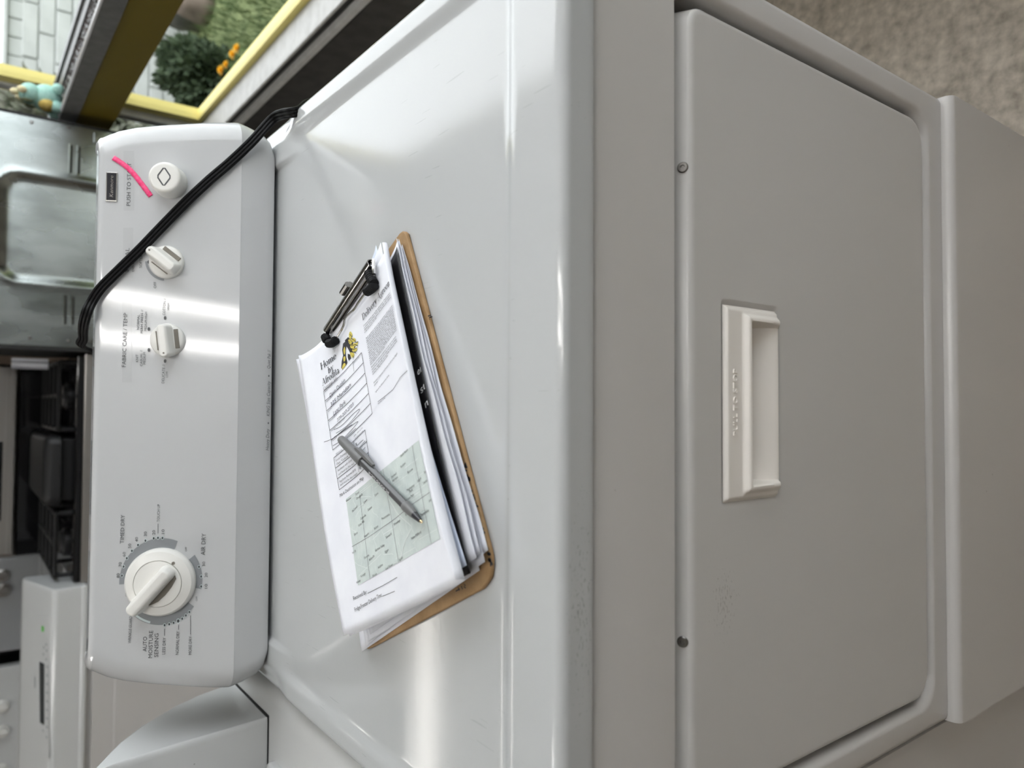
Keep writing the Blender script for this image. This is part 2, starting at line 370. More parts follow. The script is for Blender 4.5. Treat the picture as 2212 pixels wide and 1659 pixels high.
def lay_disc(mb, c, rx, ry, to3d, n=14):
    mb.add([to3d(Vector((c[0]+rx*math.cos(2*PI*k/n), c[1]+ry*math.sin(2*PI*k/n)))) for k in range(n)], [tuple(range(n))])

# ================================================================== SETTING
XW = .95            # inner face of the window wall
XB = .88            # front face of the projecting beam
XG = 1.03           # glass plane
RX0, RY0, RY1, RZ = -6.0, -5.0, 6.5, 2.95
struct(MB().box(RX0-.2, XW+.2, RY0-.2, RY1+.2, -.12, 0).build('floor', M['floor'], smooth=False))
struct(MB().box(RX0-.2, XW+.2, RY0-.2, RY1+.2, RZ, RZ+.1).build('ceiling', M['ceil'], smooth=False))
struct(MB().box(RX0-.2, RX0, RY0, RY1, 0, RZ).build('wall_left', M['roomwall'], smooth=False))
struct(MB().box(RX0, XW+.1, RY1, RY1+.2, 0, RZ).build('wall_back', M['roomwall'], smooth=False))
struct(MB().box(RX0, XW+.1, RY0-.2, RY0, 0, RZ).build('wall_front', M['roomwall'], smooth=False))
WY0, WY1 = -1.15, 2.42          # run of the big panes
SY0, SY1 = 2.52, 3.3           # narrow pane beyond the mullion
ZS, ZB0, ZB1, ZT = .521, .842, .982, 2.2
ow = XW+.18
XU = 1.085          # glass plane of the upper panes
wr = MB()
wr.box(XW, XG+.04, RY0, RY1, 0, ZS-.004)
wr.box(XW, ow, RY0, RY1, ZT, RZ)
wr.box(XW, ow, RY0, WY0, ZS-.004, ZT)
wr.box(XW, ow, SY1+.04, RY1, ZS-.004, ZT)
wr.box(XW, ow, 2.67, SY1+.04, 1.26, ZT)
struct(wr.build('wall_right', M['wall'], smooth=False))
# ledge running low along the wall, light upper edge
struct(MB().box(.925, XW-.001, RY0+.01, 3.6, .480, .498, .004).build('trim_1', M['sill']))
struct(MB().box(.935, 1.048, WY0, SY1, ZS-.003, ZS+.006, .003).build('trim_2', M['sill']))
# the projecting beam between lower and upper panes: yellow lower face darkened for shade, aluminium upper face, dirty channel on top
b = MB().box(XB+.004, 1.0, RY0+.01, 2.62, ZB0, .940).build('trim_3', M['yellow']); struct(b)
bm_ = MB(); bm_.box(XB, XB+.016, RY0+.01, 2.62, .940, .984); bm_.box(XB+.016, .99, RY0+.01, 2.62, .940, .9760)
bm_.box(.985, 1.079, RY0+.01, 2.70, .940, ZB1); bm_.box(1.025, 1.032, RY0+.01, 2.70, ZB1, ZB1+.007)
b = bm_.build('trim_4', M['alu']); struct(b)
struct(MB().tube([(XB+.006, RY0+.02, .985), (XB+.006, 2.62, .985)], .0055, 8).build('trim_5', M['aluedge']))
# loose dirt lying in the channel
dm = MB()
for i in range(2200):
    y = random.uniform(.6, 2.6); x = random.uniform(.900, .983); r_ = random.uniform(.0015, .0055)
    q = [(x+random.uniform(-r_, r_), y+random.uniform(-r_, r_)*1.6, .9762+random.uniform(0, r_*1.5)) for _ in range(4)]
    dm.add(q, [(0, 1, 2), (0, 2, 3), (0, 3, 1), (1, 3, 2)])
tag(dm.build('ledge_dirt', M['dirt'], smooth=False), 'dark gritty dirt lying in the channel of the window ledge', 'dirt', kind='stuff')
def window(n, y0, y1, z0, z1, fr=.05, XG=XG):
    g = MB().box(XG+.010, XG+.014, y0+.004, y1-.004, z0+.004, z1-.004).build('window_%d' % n, M['glass'], smooth=False); struct(g)
    f = MB()
    f.box(XG-.005, XG+.035, y0, y0+fr, z0, z1); f.box(XG-.005, XG+.035, y1-fr, y1, z0, z1)
    (f.box(XG-.005, XG+.035, y0+fr, y1-fr, z0, z0+.018) if n in (1, 3) else None); f.box(XG-.005, XG+.035, y0+fr, y1-fr, z1-.03, z1)
    f.build('window_frame', M['yellowlit'], g, smooth=False)
    return g
window(1, WY0, WY1+.05, ZS+.006, ZB0)
window(2, WY0, 2.625, ZB1-.02, ZT, .055, XU)
window(3, SY0, SY1, ZS+.006, ZB0, .03)
window(4, 2.672, SY1, ZB1-.02, 1.26, .03, XU)
# white upright between the panes
struct(MB().box(1.0, XG+.03, WY1+.051, SY0-.001, ZS, ZB0-.001, .004).build('trim_6', M['sill']))
struct(MB().box(XU-.015, XU+.03, 2.627, 2.670, ZB1-.015, ZT, .004).build('trim_8', M['sill']))

# ------------------------------------------------------------------ ceiling lamps
def ceiling_lamp(cx, cy, ln, along, label, tubes=(-.085, .085), m='tube'):
    t = thing('ceiling_lamp', label, 'lamp', (cx, cy, RZ), 'fluorescent ceiling lamps')
    def bx(a0, a1, b0, b1, z0, z1, mb): return mb.box(*( (cx+b0, cx+b1, cy+a0, cy+a1) if along == 'y' else (cx+a0, cx+a1, cy+b0, cy+b1)), z0, z1, .003)
    bx(-ln/2-.03, ln/2+.03, -.13, .13, RZ-.05, RZ-.001, MB()).build('housing', M['sill'], t)
    for sd in tubes:
        p = [(cx+sd, cy-ln/2, RZ-.075), (cx+sd, cy+ln/2, RZ-.075)] if along == 'y' else [(cx-ln/2, cy+sd, RZ-.075), (cx+ln/2, cy+sd, RZ-.075)]
        MB().tube(p, .017, 10).build('tube', M[m], t)
ceiling_lamp(.34, -1.15, 2.4, 'y', 'twin tube ceiling lamp over the aisle before the dryer')
ceiling_lamp(-1.75, 3.5, 1.2, 'x', 'single tube ceiling lamp over the far row of ranges', (0,), 'dimtube')
ceiling_lamp(-1.5, 1.0, 1.6, 'y', 'added twin tube lamp lighting the dryer top from the left')  # added fill lamp, unseen; evens out the light on the dryer top

# ================================================================== DRYER
ZTOP = .914; HW = .346
dryer = thing('clothes_dryer', 'white clothes dryer with a slanted knob console, clipboard lying on its top', 'dryer', (0, .34, 0))
# --- cabinet: front frame with door recess, sides and back
cb = MB()
OX, OZ0, OZ1 = .3235, .377, .8001
def loop(x, z0, z1, rb, rt, y, n=8): return [(p[0], y, p[1]) for p in rrect(-x, x, z0, z1, [rb, rt, rt, rb], n)]
inner = loop(OX, OZ0, OZ1, .03, .022, 0)
outer = []
ztp, zbt = .8855, .3495
for (x, y, z) in inner:      # matching points on the outer rectangle
    if z >= OZ1-.0221 and abs(x) > OX-.0221: q = (math.copysign(HW, x), 0, ztp)
    elif z <= OZ0+.0301 and abs(x) > OX-.0301: q = (math.copysign(HW, x), 0, zbt)
    else: q = (x, 0, ztp)
    outer.append(q)
# corner points share one corner: walk the edges instead
rows = []
rows.append([(p[0], .68, p[2]) for p in outer]); rows.append([(p[0], .007, p[2]) for p in outer])
rows.append([(p[0]*(1-.002/HW), .002, p[2]-.002 if p[2] > .6 else p[2]) for p in outer]); rows.append([(p[0]*(1-.007/HW), 0, p[2]-.006 if p[2] > .6 else p[2]) for p in outer])
rows.append(inner)
R_ = .010
for k in range(1, 7):
    a = PI/2*k/6; dx = R_*math.sin(a)*.75; dy = R_*(1-math.cos(a))
    # the opening rolls inward at the sides and bottom, plain fold at the top
    rows.append([(x-math.copysign(min(dx, abs(x)), x) if abs(x) > OX-.031 else x, dy, (z+dx if z < .42 else (z+.0015 if z > .79 else z))) for (x, y, z) in loop(OX, OZ0, OZ1, .03, .022, 0)])
rows.append([(x, .034, z) for (x, y, z) in rows[-1]])
cb.loft(rows, True, False, False)
cb.add([(-HW, .68, zbt), (HW, .68, zbt), (HW, .68, ztp), (-HW, .68, ztp)], [(0, 1, 2, 3)])
cb.box(-.342, .342, .035, .67, .36, .87)
cabinet = cb.build('cabinet', M['body'], dryer, angle=50)
MB().box(-.338, .338, .03, .66, 0, .345).build('base', M['dark'], dryer, smooth=False)
# --- toe panel with rounded bright top edge
tp = MB().prism([(-.012, .012), (-.012, .3395)]+[(-.012+.009*(1-math.cos(a)), .3395+.009*math.sin(a)) for a in [PI/2*k/5 for k in range(1, 6)]]+[(.03, .3485), (.03, .012)], 0, -HW, HW)
tp.build('toe_panel', M['body'], dryer, angle=50)
# --- top panel with shallow pressed recess
def prof_edge(hw, r, lip):
    """positions across a half-width with a rounded shoulder and a vertical lip: list of (pos, drop)"""
    out = [(hw, lip), (hw+.0008, lip-.004), (hw, lip-.008), (hw, r)]
    for k in range(1, 8):
        a = PI/2*(1-k/7); out.append((hw-r+r*math.sin(a), r*(1-math.cos(a))))
    return out
ex = prof_edge(.3465, .010, .0275)
xs = [(-p, d) for p, d in ex]+[(x, 0) for x in [(-.3365+.673*i/180) for i in range(1, 180)]]+[(p, d) for p, d in reversed(ex)]
ey = [(p, d) for p, d in prof_edge(0, .008, .0275)]; ey = [(-(p)-.004, d) for p, d in ey]
y0_ = ey[-1][0]
ys = ey+[(y0_+(.68-y0_)*i/170, 0) for i in range(1, 171)]
def recess(x, y):
    # distance inside the pressed field (rounded rectangle open towards the console)
    qx = .322-abs(x); qy = y-.050; r = .040
    if qx < r and qy < r: d = r-math.hypot(r-qx, r-qy)
    else: d = min(qx, qy)
    back = 1-sstep(.46, .53, y)
    return .0042*sstep(-.002, .013, d)*(1 if abs(x) < .29 else back)
def shoulder(x, y): # the rim dies away beside the console
    return .004*sstep(.47, .515, y)*sstep(.315, .335, abs(x))
tm = MB(); rows = []
for (y, dy) in ys:
    rows.append([(x, y, ZTOP-max(dx, dy, (dx+dy) if max(dx, dy) < .0101 else 0)-recess(x, y)-shoulder(x, y)) for (x, dx) in xs])
tm.loft(rows, False)
toppanel = tm.build('top_panel', M['top'], dryer, angle=60)
def top_z(x, y): return ZTOP-recess(x, y)
# --- door
DX, DZ0, DZ1 = .3075, .393, .7785
dm = MB(); rows = []
def dl(ins, y, zt_in=None):
    return [(p[0], y, p[1]) for p in rrect(-DX+ins, DX-ins, DZ0+ins, DZ1-(ins if zt_in is None else zt_in), [max(.028-ins, .004), max(.016-ins, .004), max(.016-ins, .004), max(.028-ins, .004)], 6)]
for (y, zt_) in ((.026, -.0148), (.0225, -.0148), (.0208, -.0142), (.0042, -.0046)): rows.append(dl(0, y, zt_))      # the upper edge is one broad chamfer
for k in range(1, 7):
    a = PI/2*k/6; rows.append(dl(.005*(1-math.cos(a)), .0042-.0042*math.sin(a), -.0046+.0066*(1-math.cos(a))))
dm.loft(rows, True, True, False)
HX, HZ0, HZ1 = .0785, .6685, .7405
seat = [(p[0], 0, p[1]) for p in rrect(-HX-.0045, HX+.0045, HZ0-.004, HZ1+.0045, .004, 6)]
dm.loft([rows[-1], seat, [(p[0], .0024, p[1]) for p in rrect(-HX-.0015, HX+.0015, HZ0-.001, HZ1+.0015, .004, 6)], [(p[0], .003, p[1]) for p in rrect(-HX+.004, HX-.004, HZ0+.004, HZ1-.004, .003, 6)]], True)
door = dm.build('door', M['door'], dryer, angle=40)
# handle: bezel with a raised three-sided lip around a scooped finger pocket
hm = MB(); nx, nz = 96, 60; hv = []
for j in range(nz+1):
    z = HZ0+(HZ1-HZ0)*j/nz
    for i in range(nx+1):
        x = -HX+2*HX*i/nx
        e = min(HX-abs(x), HZ1-z); ebot = z-HZ0
        d = -.0035*sstep(0, .003, e)*sstep(0, .002, ebot)          # plate proud of its seat
        q = min(.0705-abs(x), .7165-z)                              # inside of lip
        d -= .0048*sstep(-.003, .0015, q)*(1-.35*sstep(.705, .672, z))
        if q > .0045:
            depth = .024*sstep(.668, .706, z)
            wall = sstep(.0045, .0068, q)
            d = d*(1-wall)+(-.003+depth)*wall
        hv.append((x, .0022+d, z))
hm.add(hv, [(j*(nx+1)+i, j*(nx+1)+i+1, (j+1)*(nx+1)+i+1, (j+1)*(nx+1)+i) for j in range(nz) for i in range(nx)])
handle = hm.build('handle', M['handle'], door, angle=45); handle['label'] = 'bone coloured recessed pull handle'
lm = MB(); f3 = lambda p: (p.x, -.0016, p.y)
lay_text(lm, 'PULL TO STOP', (-.0255, .7268), (.0275, .7268), (0, 1), f3, .0052)
tx = prints(lm.build('lettering', M['handle'], door, smooth=False))
md = tx.modifiers.new('raise', 'SOLIDIFY'); md.thickness = .0016; md.offset = 0
for sx_ in (-.1884*.94, .1888*.94):
    s_ = MB(); sp_ = on_plane(1475, 362 if sx_ > 0 else 1386, Vector((0, .0042, DZ1+.0046)), Vector((0, -.50, .866))); mt = frame_matrix(sp_, Vector((1, 0, 0)), Vector((0, .866, .50)), Vector((0, -.50, .866)))
    s_.lathe([(.0042, -.001), (.0042, .0009), (.0034, .0017), (.0018, .0017), (.0014, .0006), (.0001, .0006)], 20, mt)
    s_.build('screw', M['screw'], door)
MB().box(-.325, .325, .0345, .036, .37, .806).build('door_gap_shade', M['dark'], dryer, smooth=False)  # dark sheet behind the door gap, shade put into its colour

# --- console
TILT = math.radians(30); CN = Vector((0, -math.cos(TILT), math.sin(TILT))); CUP = Vector((0, math.sin(TILT), math.cos(TILT))); CP = Vector((0, .5309, .9562))
def console_loop(hw, yf, r, z, yb=.70, n=10, dz=0):
    out = []
    for k in range(n+1):
        a = PI/2*k/n; out.append((-hw+r*(1-math.cos(PI/2-a+0)) if False else -hw+r-r*math.cos(a), yf+r-r*math.sin(a), z))
    m_ = 16
    left = out; mid = [(-hw+r+(2*hw-2*r)*i/m_, yf, z) for i in range(1, m_)]
    right = [(-p[0], p[1], p[2]) for p in reversed(left)]
    zb = min(z, 1.05+.04*(z-1.05)) if z > 1.05 else z
    return left+mid+right+[(hw, yb, zb), (-hw, yb, zb)]
rows = []
def face_pt(s): return CP+CUP*s
for (z, hw, yf, r) in ((.9155, .318, .5345, .022), (.919, .328, .5332, .026), (.926, .334, .5325, .028), (.940, .3395, .5318, .030), (.951, .342, .5314, .030), (.9546, .3425, .5314, .030)):
    rows.append(console_loop(hw, yf, r, z))
for (s, hw, r) in ((.0002, .3425, .030), (.004, .3425, .030), (.02, .3418, .030), (.042, .340, .030), (.066, .3372, .030), (.09, .3345, .030), (.118, .330, .030), (.136, .325, .030), (.149, .319, .030), (.1545, .316, .029)):
    p = face_pt(s); rows.append(console_loop(hw, p.y, r, p.z))
p0 = face_pt(.1545)
for k in range(1, 11):
    a = PI/2*k/10*1.05; rr = .0105
    c = p0+CUP*(rr*math.sin(a))-CN*(rr*(1-math.cos(a))); ins = .015*(1-math.cos(min(a, PI/2)))+.003*k/10
    rows.append(console_loop(.316-ins, c.y, .028, c.z, .70, 10, .032*k/10))
c_ = rows[-1]
cm = MB(); cm.loft(rows, True, True, True)
console = cm.build('control_console', M['plastic'], dryer, angle=17)
TOPZ = rows[-4][10][2]
# dark slab under the console, its colour standing in for the shadow gap
MB().box(-.30, .30, .55, .68, .9065, .9165).build('console_gap_shade', M['dark'], dryer, smooth=False)

def fpx(px, py, off=0):           # picture point -> console face coordinates (x, s)
    p = on_plane(px, py, CP+CN*off, CN); return Vector((p.x, (p-CP).dot(CUP)))
def f3c(off): return lambda q: CP+Vector((q.x, 0, 0))+CUP*q.y+CN*off
T1 = f3c(.00035); T2 = f3c(.0006)
let = MB(); mid_ = MB(); pale = MB(); dots = MB(); whi = MB()
def ct(s, x0, y0, x1, y1, hpx, shear=0, mb=None):
    p0 = fpx(x0, y0); p1 = fpx(x1, y1); cap = (fpx(x0-hpx, y0)-p0).length
    lay_text(mb or let, s, p0, p1, (-(p1-p0).y, (p1-p0).x), T2, cap, shear)
def cl(x0, y0, x1, y1, wpx=1.2): lay_line(let, [fpx(x0, y0), fpx(x1, y1)], wpx*.00047, T2)
for a in (('PUSH TO START', 282, 445, 284, 352, 9), ('SIGNAL', 278, 588, 280, 536, 9), ('END OF CYCLE', 290, 587, 291, 540, 5), ('SOFTER', 307, 579, 308, 551, 6), ('OFF', 338, 623, 338, 609, 6),
          ('LOUDER', 341, 516, 342, 488, 6), ('FABRIC CARE / TEMP', 272, 793, 276, 676, 9), ('NORMAL', 301, 712, 302, 680, 5.5), ('PERM PRESS //', 309, 720, 310, 669, 5.5), ('MEDIUM HIGH', 317, 715, 318, 674, 5.5),
          ('KNIT', 299, 782, 299, 766, 5.5), ('CASUAL //', 308, 791, 308, 756, 5.5), ('MEDIUM', 315, 787, 315, 761, 5.5), ('COTTON //', 357, 681, 359, 645, 6), ('HIGH', 366, 670, 366, 655, 5),
          ('DELICATE //', 355, 828, 357, 787, 6), ('LOW', 363, 815, 363, 802, 5), ('TIMED DRY', 268, 1174, 270, 1112, 9), ('TOUCH UP', 345, 1127, 346, 1089, 6), ('AIR DRY', 443, 1199, 445, 1152, 9.5),
          ('AUTO', 317, 1407, 318, 1375, 9), ('MOISTURE', 329, 1421, 331, 1362, 9), ('SENSING', 342, 1419, 343, 1368, 9), ('LESS DRY', 357, 1413, 359, 1377, 7), ('NORMAL DRY', 386, 1414, 388, 1363, 7), ('MORE DRY', 414, 1414, 415, 1374, 7),
          ('OFF', 275, 1288, 275, 1279, 4), ('OFF', 404, 1191, 404, 1181, 4), ('OFF', 427, 1298, 427, 1288, 4)): ct(*a)
ct('WRINKLE GUARD I', 283, 1390, 286, 1328, 6.5, .2)
for s, x, y in (('80', 255, 1243), ('70', 259.5, 1219), ('60', 268, 1197), ('50', 280, 1179), ('40', 295, 1165), ('30', 314, 1153), ('20', 332, 1150), ('10', 352, 1148), ('30', 440, 1218), ('20', 445, 1242), ('10', 445, 1266)):
    ct(s, x+3.5, y+5, x+3.5, y-5, 6.5)
for a in ((341.7, 1152, 341.7, 1131), (356, 1373, 356, 1358), (386, 1360, 386, 1350), (412, 1370, 412, 1329)): cl(*a)
DIALP = fpx(344, 1253); 
ctr = fpx(352, 1250); KE = 1.09
def polar(px, py): q = fpx(px, py)-ctr; q.y *= KE; return q.length, math.degrees(math.atan2(q.y, q.x))
def arc_band(mb, a0, a1, r0, r1, to3d, n=40, c=None):
    c = c or ctr
    v = []
    for i in range(n+1):
        a = math.radians(a0+(a1-a0)*i/n); v += [to3d(c+Vector((math.cos(a), math.sin(a)/KE))*r0), to3d(c+Vector((math.cos(a), math.sin(a)/KE))*r1)]
    mb.add(v, [(2*i, 2*i+1, 2*i+3, 2*i+2) for i in range(n)])
DOTS = ((264, 1243), (267.6, 1223.6), (274.5, 1205.6), (285.4, 1189.6), (298.6, 1177), (314.6, 1167.6), (332.4, 1162.5), (341.7, 1161.6), (351.4, 1161.9), (430.3, 1224), (435, 1245), (435, 1266.5), (356, 1350), (366, 1348), (375.5, 1345), (385.4, 1341), (394, 1336), (402, 1329), (409.5, 1321.6))
for _ in range(200):                                  # centre of the printed scale
    ps = [Vector((p.x-ctr.x, (p.y-ctr.y)*KE)) for p in [fpx(*d) for d in DOTS]]; rm = sum(p.length for p in ps)/len(ps)
    dv_ = sum((p*(1-rm/p.length) for p in ps), Vector((0, 0)))*(1.5/len(ps)); ctr = ctr+Vector((dv_.x, dv_.y/KE))
RO = rm; RI = RO*.70
A = lambda x, y: polar(x, y)[1]
a80, a10 = A(264, 1262), A(383, 1172); 
arc_band(mid_, a80, a10, RI, RO, T1)
arc_band(mid_, A(415, 1203), A(433, 1272), RI, RO, T1)
aa, ab = A(414, 1306), A(283, 1306)
if ab > aa: ab -= 360
arc_band(mid_, aa, ab, RI, RO, T1)
arc_band(whi, A(326, 1340)-360 if A(326, 1340) > aa else A(326, 1340), A(281, 1307)-360 if A(281, 1307) > aa else A(281, 1307), RO*.935, RO*.985, T2, 20)
for i, (x, y) in enumerate(((264, 1243), (267.6, 1223.6), (274.5, 1205.6), (285.4, 1189.6), (298.6, 1177), (314.6, 1167.6), (332.4, 1162.5), (341.7, 1161.6), (351.4, 1161.9), (430.3, 1224), (435, 1245), (435, 1266.5), (356, 1350), (366, 1348), (375.5, 1345), (385.4, 1341), (394, 1336), (402, 1329), (409.5, 1321.6))):
    q = fpx(x, y); k = 1.35 if i == 15 else 1
    lay_disc(whi, q, .0021*k, .0016*k, T2); lay_disc(dots, q, .0015*k, .0011*k, f3c(.0008))
for x, y in ((357, 687), (322, 711), (322, 756), (357, 780), (322, 566)): lay_disc(dots, fpx(x, y), .0022, .0015, T2)
sc_ = fpx(357, 562); arc_band(mid_, 95, 178, .0215, .0245, T1, 24, sc_)
def band_strip(y0, y1, x0, x1):
    mb = pale; a = fpx(x0, y0); b_ = fpx(x1, y0); c2 = fpx(x1, y1); d2 = fpx(x0, y1); mb.add([f3c(.0002)(q) for q in (a, b_, c2, d2)], [(0, 1, 2, 3)])
band_strip(455, 326, 267, 290); band_strip(600, 492, 266, 288); band_strip(826, 640, 264, 285)
# small caption on the lower band
BP = Vector((0, .5308, .94)); BN = Vector((0, -1, 0))
def bpx(px, py): p = on_plane(px, py, BP, BN); return Vector((p.x, p.z))
def fb(q): return Vector((q.x, .5302+(.952-q.y)*.045-.0004, q.y))
for s, x0, y0, x1, y1 in (('Heavy Duty', 581, 973, 582, 927), ('KING Size Capacity', 583, 899, 584, 824), ('Quiet Pak //', 584, 797, 585, 757)):
    p0, p1 = bpx(x0, y0), bpx(x1, y1); lay_text(let, s, p0, p1, (0, 1), fb, .0042, .2)
for x, y in ((580, 914), (581, 812)): lay_disc(let, bpx(x, y), .0012, .0008, fb)
L_ = let.build('lettering', M['print'], console, smooth=False); L_['label'] = 'dark grey printed wording'; prints(L_)
prints(mid_.build('dial_scale', M['printmid'], console, smooth=False)); prints(whi.build('white_print', M['printwhite'], console, smooth=False)); prints(pale.build('pale_print', M['printpale'], console, smooth=False)); prints(dots.build('scale_dots', M['dot'], console, smooth=False))

FX, FY, FZ = Vector((1, 0, 0)), CUP, CN
def face_frame(px, py, rot=0, off=0):
    q = fpx(px, py, off); o = CP+Vector((q.x, 0, 0))+CUP*q.y
    c, s = math.cos(rot), math.sin(rot); return frame_matrix(o, FX*c+FY*s, FY*c-FX*s, FZ)
# badge
bf = face_frame(242, 404); bd = MB()
def tb(mb, mt, x0, x1, y0, y1, z0, z1, r=0, seg=2):
    k = MB().box(x0, x1, y0, y1, z0, z1, r, seg); return mb.add([mt @ Vector(v) for v in k.v], k.f)
tb(bd, bf, -.0172, .0172, -.0063, .0063, 0, .0018, .0006); badge = bd.build('badge', M['chrome'], console, angle=30)
b2 = MB(); tb(b2, bf, -.0160, .0160, -.0052, .0052, .0014, .0021, .0003); b2.build('badge_face', M['badge'], badge)
b3 = MB(); lay_text(b3, 'Kenmore', (-.0125, -.0022), (.0125, -.0022), (0, 1), lambda q: bf @ Vector((q.x, q.y, .0024)), .0042, .25); prints(b3.build('badge_lettering', M['chrome'], badge, smooth=False))
# start button
sf = face_frame(368, 394); s_ = MB().lathe([(.0195, 0), (.0192, .004), (.0185, .016), (.0178, .0195), (.0165, .0212), (.014, .0218), (.0001, .0218)], 48, sf)
button = s_.build('start_button', M['knob'], console, angle=40)
dl_ = MB(); dp = [Vector(p) for p in ((-.0098, -.0009), (-.0098, .0009), (-.0014, .0066), (.0014, .0066), (.0098, .0009), (.0098, -.0009), (.0014, -.0066), (-.0014, -.0066))]
lay_line(dl_, dp, .0016, lambda q: sf @ Vector((q.x, q.y, .0220)), True); dl_.build('diamond_mark', M['print'], button, smooth=False)
# small rotary knobs: disc, raised bar across with a dot at its nose, dark pockets either side
def rotary(px, py, rot, name, side, R0=.0195, bar_w=.0066, H=.0205, ln=1.06):
    mt = face_frame(px, py, rot); k = MB()
    k.lathe([(R0, 0), (R0, .002), (R0*.97, .0045), (R0*.86, .0062), (R0*.5, .0070), (.0001, .0070)], 40, mt)
    kn = k.build(name, M['knob'], console, angle=40)
    br = MB(); pr = []
    L0 = R0*.93; L1 = R0*ln
    for (w_, z, la, lb) in ((bar_w*1.5, .004, L0, L1*.96), (bar_w*1.10, .0085, L0*.97, L1), (bar_w*.86, H*.85, L0*.93, L1), (bar_w*.70, H*.97, L0*.88, L1*.97), (bar_w*.40, H, L0*.84, L1*.93)):
        pr.append([mt @ Vector((p[0], p[1], z)) for p in rrect(-w_, w_, -la, lb, [w_*.7, w_*.8, w_*.8, w_*.7], 5)])
    br.loft(pr, True, True, True); br.build('grip_bar', M['knob'], kn, angle=50)
    pk = MB()
    for sd, w_ in ((side, 2.15), (-side, 1.62)):
        x0, x1 = sorted((sd*bar_w*1.42, sd*bar_w*w_)); tb(pk, mt, x0, x1, -R0*.58, R0*.58, .0055, .0076, .0004)
    pk.build('pocket', M['slot'], kn)
    dt = MB().lathe([(.0011, H-.001), (.0011, H+.0003), (.0001, H+.0003)], 12, mt @ Matrix.Translation((0, R0*ln*.80, 0))); dt.build('pointer_dot', M['slot'], kn)
    return kn
rotary(361, 567, math.radians(-38), 'signal_knob', 1)
rotary(363, 735, math.radians(97), 'temperature_knob', -1)
# timer dial
df = frame_matrix(CP+Vector((ctr.x, 0, 0))+CUP*ctr.y, FX, FY, FZ); R0 = RO*.765
k = MB().lathe([(R0*1.02, 0), (R0*1.02, .0035), (R0, .006), (R0*.94, .009), (R0*.74, .0118), (R0*.70, .0121), (R0*.695, .0105), (R0*.68, .0105), (R0*.675, .0125), (R0*.45, .0135), (.0001, .0137)], 72, df)
dial = k.build('timer_dial', M['knob'], console, angle=30)
rt = math.radians(40+10); dr = df @ Matrix.Rotation(math.radians(140), 4, 'Z')
dr = df @ Matrix.Rotation(math.atan2(*(lambda q: (-q.x, q.y))((fpx(290, 1303)-fpx(366, 1218)))), 4, 'Z')
br = MB(); pr = []
for (w_, z, la, lb) in ((.0098, .010, R0*.62, R0*1.02), (.0082, .0165, R0*.62, R0*1.06), (.0072, .0235, R0*.58, R0*1.06), (.0058, .0262, R0*.54, R0*1.03), (.0028, .0270, R0*.50, R0*.98)):
    pr.append([dr @ Vector((p[0], p[1], z)) for p in rrect(-w_, w_, -la, lb, [w_*.8]*4, 6)])
br.loft(pr, True, True, True); br.build('grip_bar', M['knob'], dial, angle=50)
pk = MB(); pk.loft([[dr @ Vector((p[0], p[1], z)) for p in ((-.0085, -R0*.52), (-.0120, -R0*.46), (-.0146, -R0*.2), (-.0153, R0*.1), (-.0142, R0*.36), (-.0105, R0*.58), (-.0085, R0*.62))] for z in (.0128, .0141)], True, True, True)
pk.build('pocket', M['slot'], dial, smooth=False)
q = fpx(384, 1209); dv = (df.inverted() @ (CP+Vector((q.x, 0, 0))+CUP*q.y)); MB().lathe([(.0018, .009), (.0018, .0125), (.0001, .0125)], 12, df @ Matrix.Translation((dv.x*.93, dv.y*.93, 0))).build('pointer_dot', M['slot'], dial)

# ================================================================== THINGS ON THE DRYER
# --- pink tape strip stuck over the start caption
tp_ = MB(); pts = catmull([fpx(x, y) for x, y in ((245, 341), (262, 352), (280, 366), (296, 384), (312, 405), (326, 424))], 6)
V_ = []
for i, p in enumerate(pts):
    a = pts[max(i-1, 0)]; b_ = pts[min(i+1, len(pts)-1)]; t = (b_-a); t = Vector((t.x, t.y)).normalized(); n = Vector((-t.y, t.x))
    h = .0009+.0007*abs(math.sin(i*.55))**3; wd = .0029+.00015*math.sin(i*2.1)
    for sd in (-1, 0, 1):
        V_.append(CP+Vector((p.x+n.x*wd*sd, 0, 0))+CUP*(p.y+n.y*wd*sd)+CN*h)
tp_.add(V_, [(3*i+j, 3*i+j+1, 3*i+j+4, 3*i+j+3) for i in range(len(pts)-1) for j in (0, 1)])
o = tp_.build('pink_tape', M['tape'], angle=12); md = o.modifiers.new('thickness', 'SOLIDIFY'); md.thickness = .0006
tag(o, 'narrow wrinkled strip of hot pink tape beside the start button', 'tape')

# --- black three-strand power cord draped over the console
cp = []
def cface(x, y, off=.0055): q = fpx(x, y, off); return CP+Vector((q.x, 0, 0))+CUP*q.y+CN*off
cp += [Vector((.41, .55, .30)), Vector((.395, .52, .70)), Vector((.372, .50, .865))]
cp += [at(642, 241, 2, .914), at(612, 246, 2, .9225), at(588, 258, 1, .517)]
cp += [cface(*p) for p in ((545, 305), (500, 348), (450, 391), (400, 438), (350, 489), (300, 541), (255, 585))]
cp += [cface(218, 622, .006), cface(198, 652, .006)]
cp += [at(187, 676, 1, .603), at(180, 705, 1, .622), at(180, 730, 1, .655), at(186, 752, 1, .69), Vector((.055, .724, TOPZ-.07)), Vector((.05, .735, .90)), Vector((.05, .74, .75))]
path = catmull(cp, 10); cm_ = MB(); ns = len(path)
tg = [(path[min(i+1, ns-1)]-path[max(i-1, 0)]).normalized() for i in range(ns)]; i0 = min(range(ns), key=lambda i: (path[i]-cface(400, 438)).length)
side = [None]*ns; side[i0] = tg[i0].cross(CN).normalized()
for rng_, stp in ((range(i0+1, ns), -1), (range(i0-1, -1, -1), 1)):
    for i in rng_: q = side[i+stp]; side[i] = (q-tg[i]*q.dot(tg[i])).normalized()
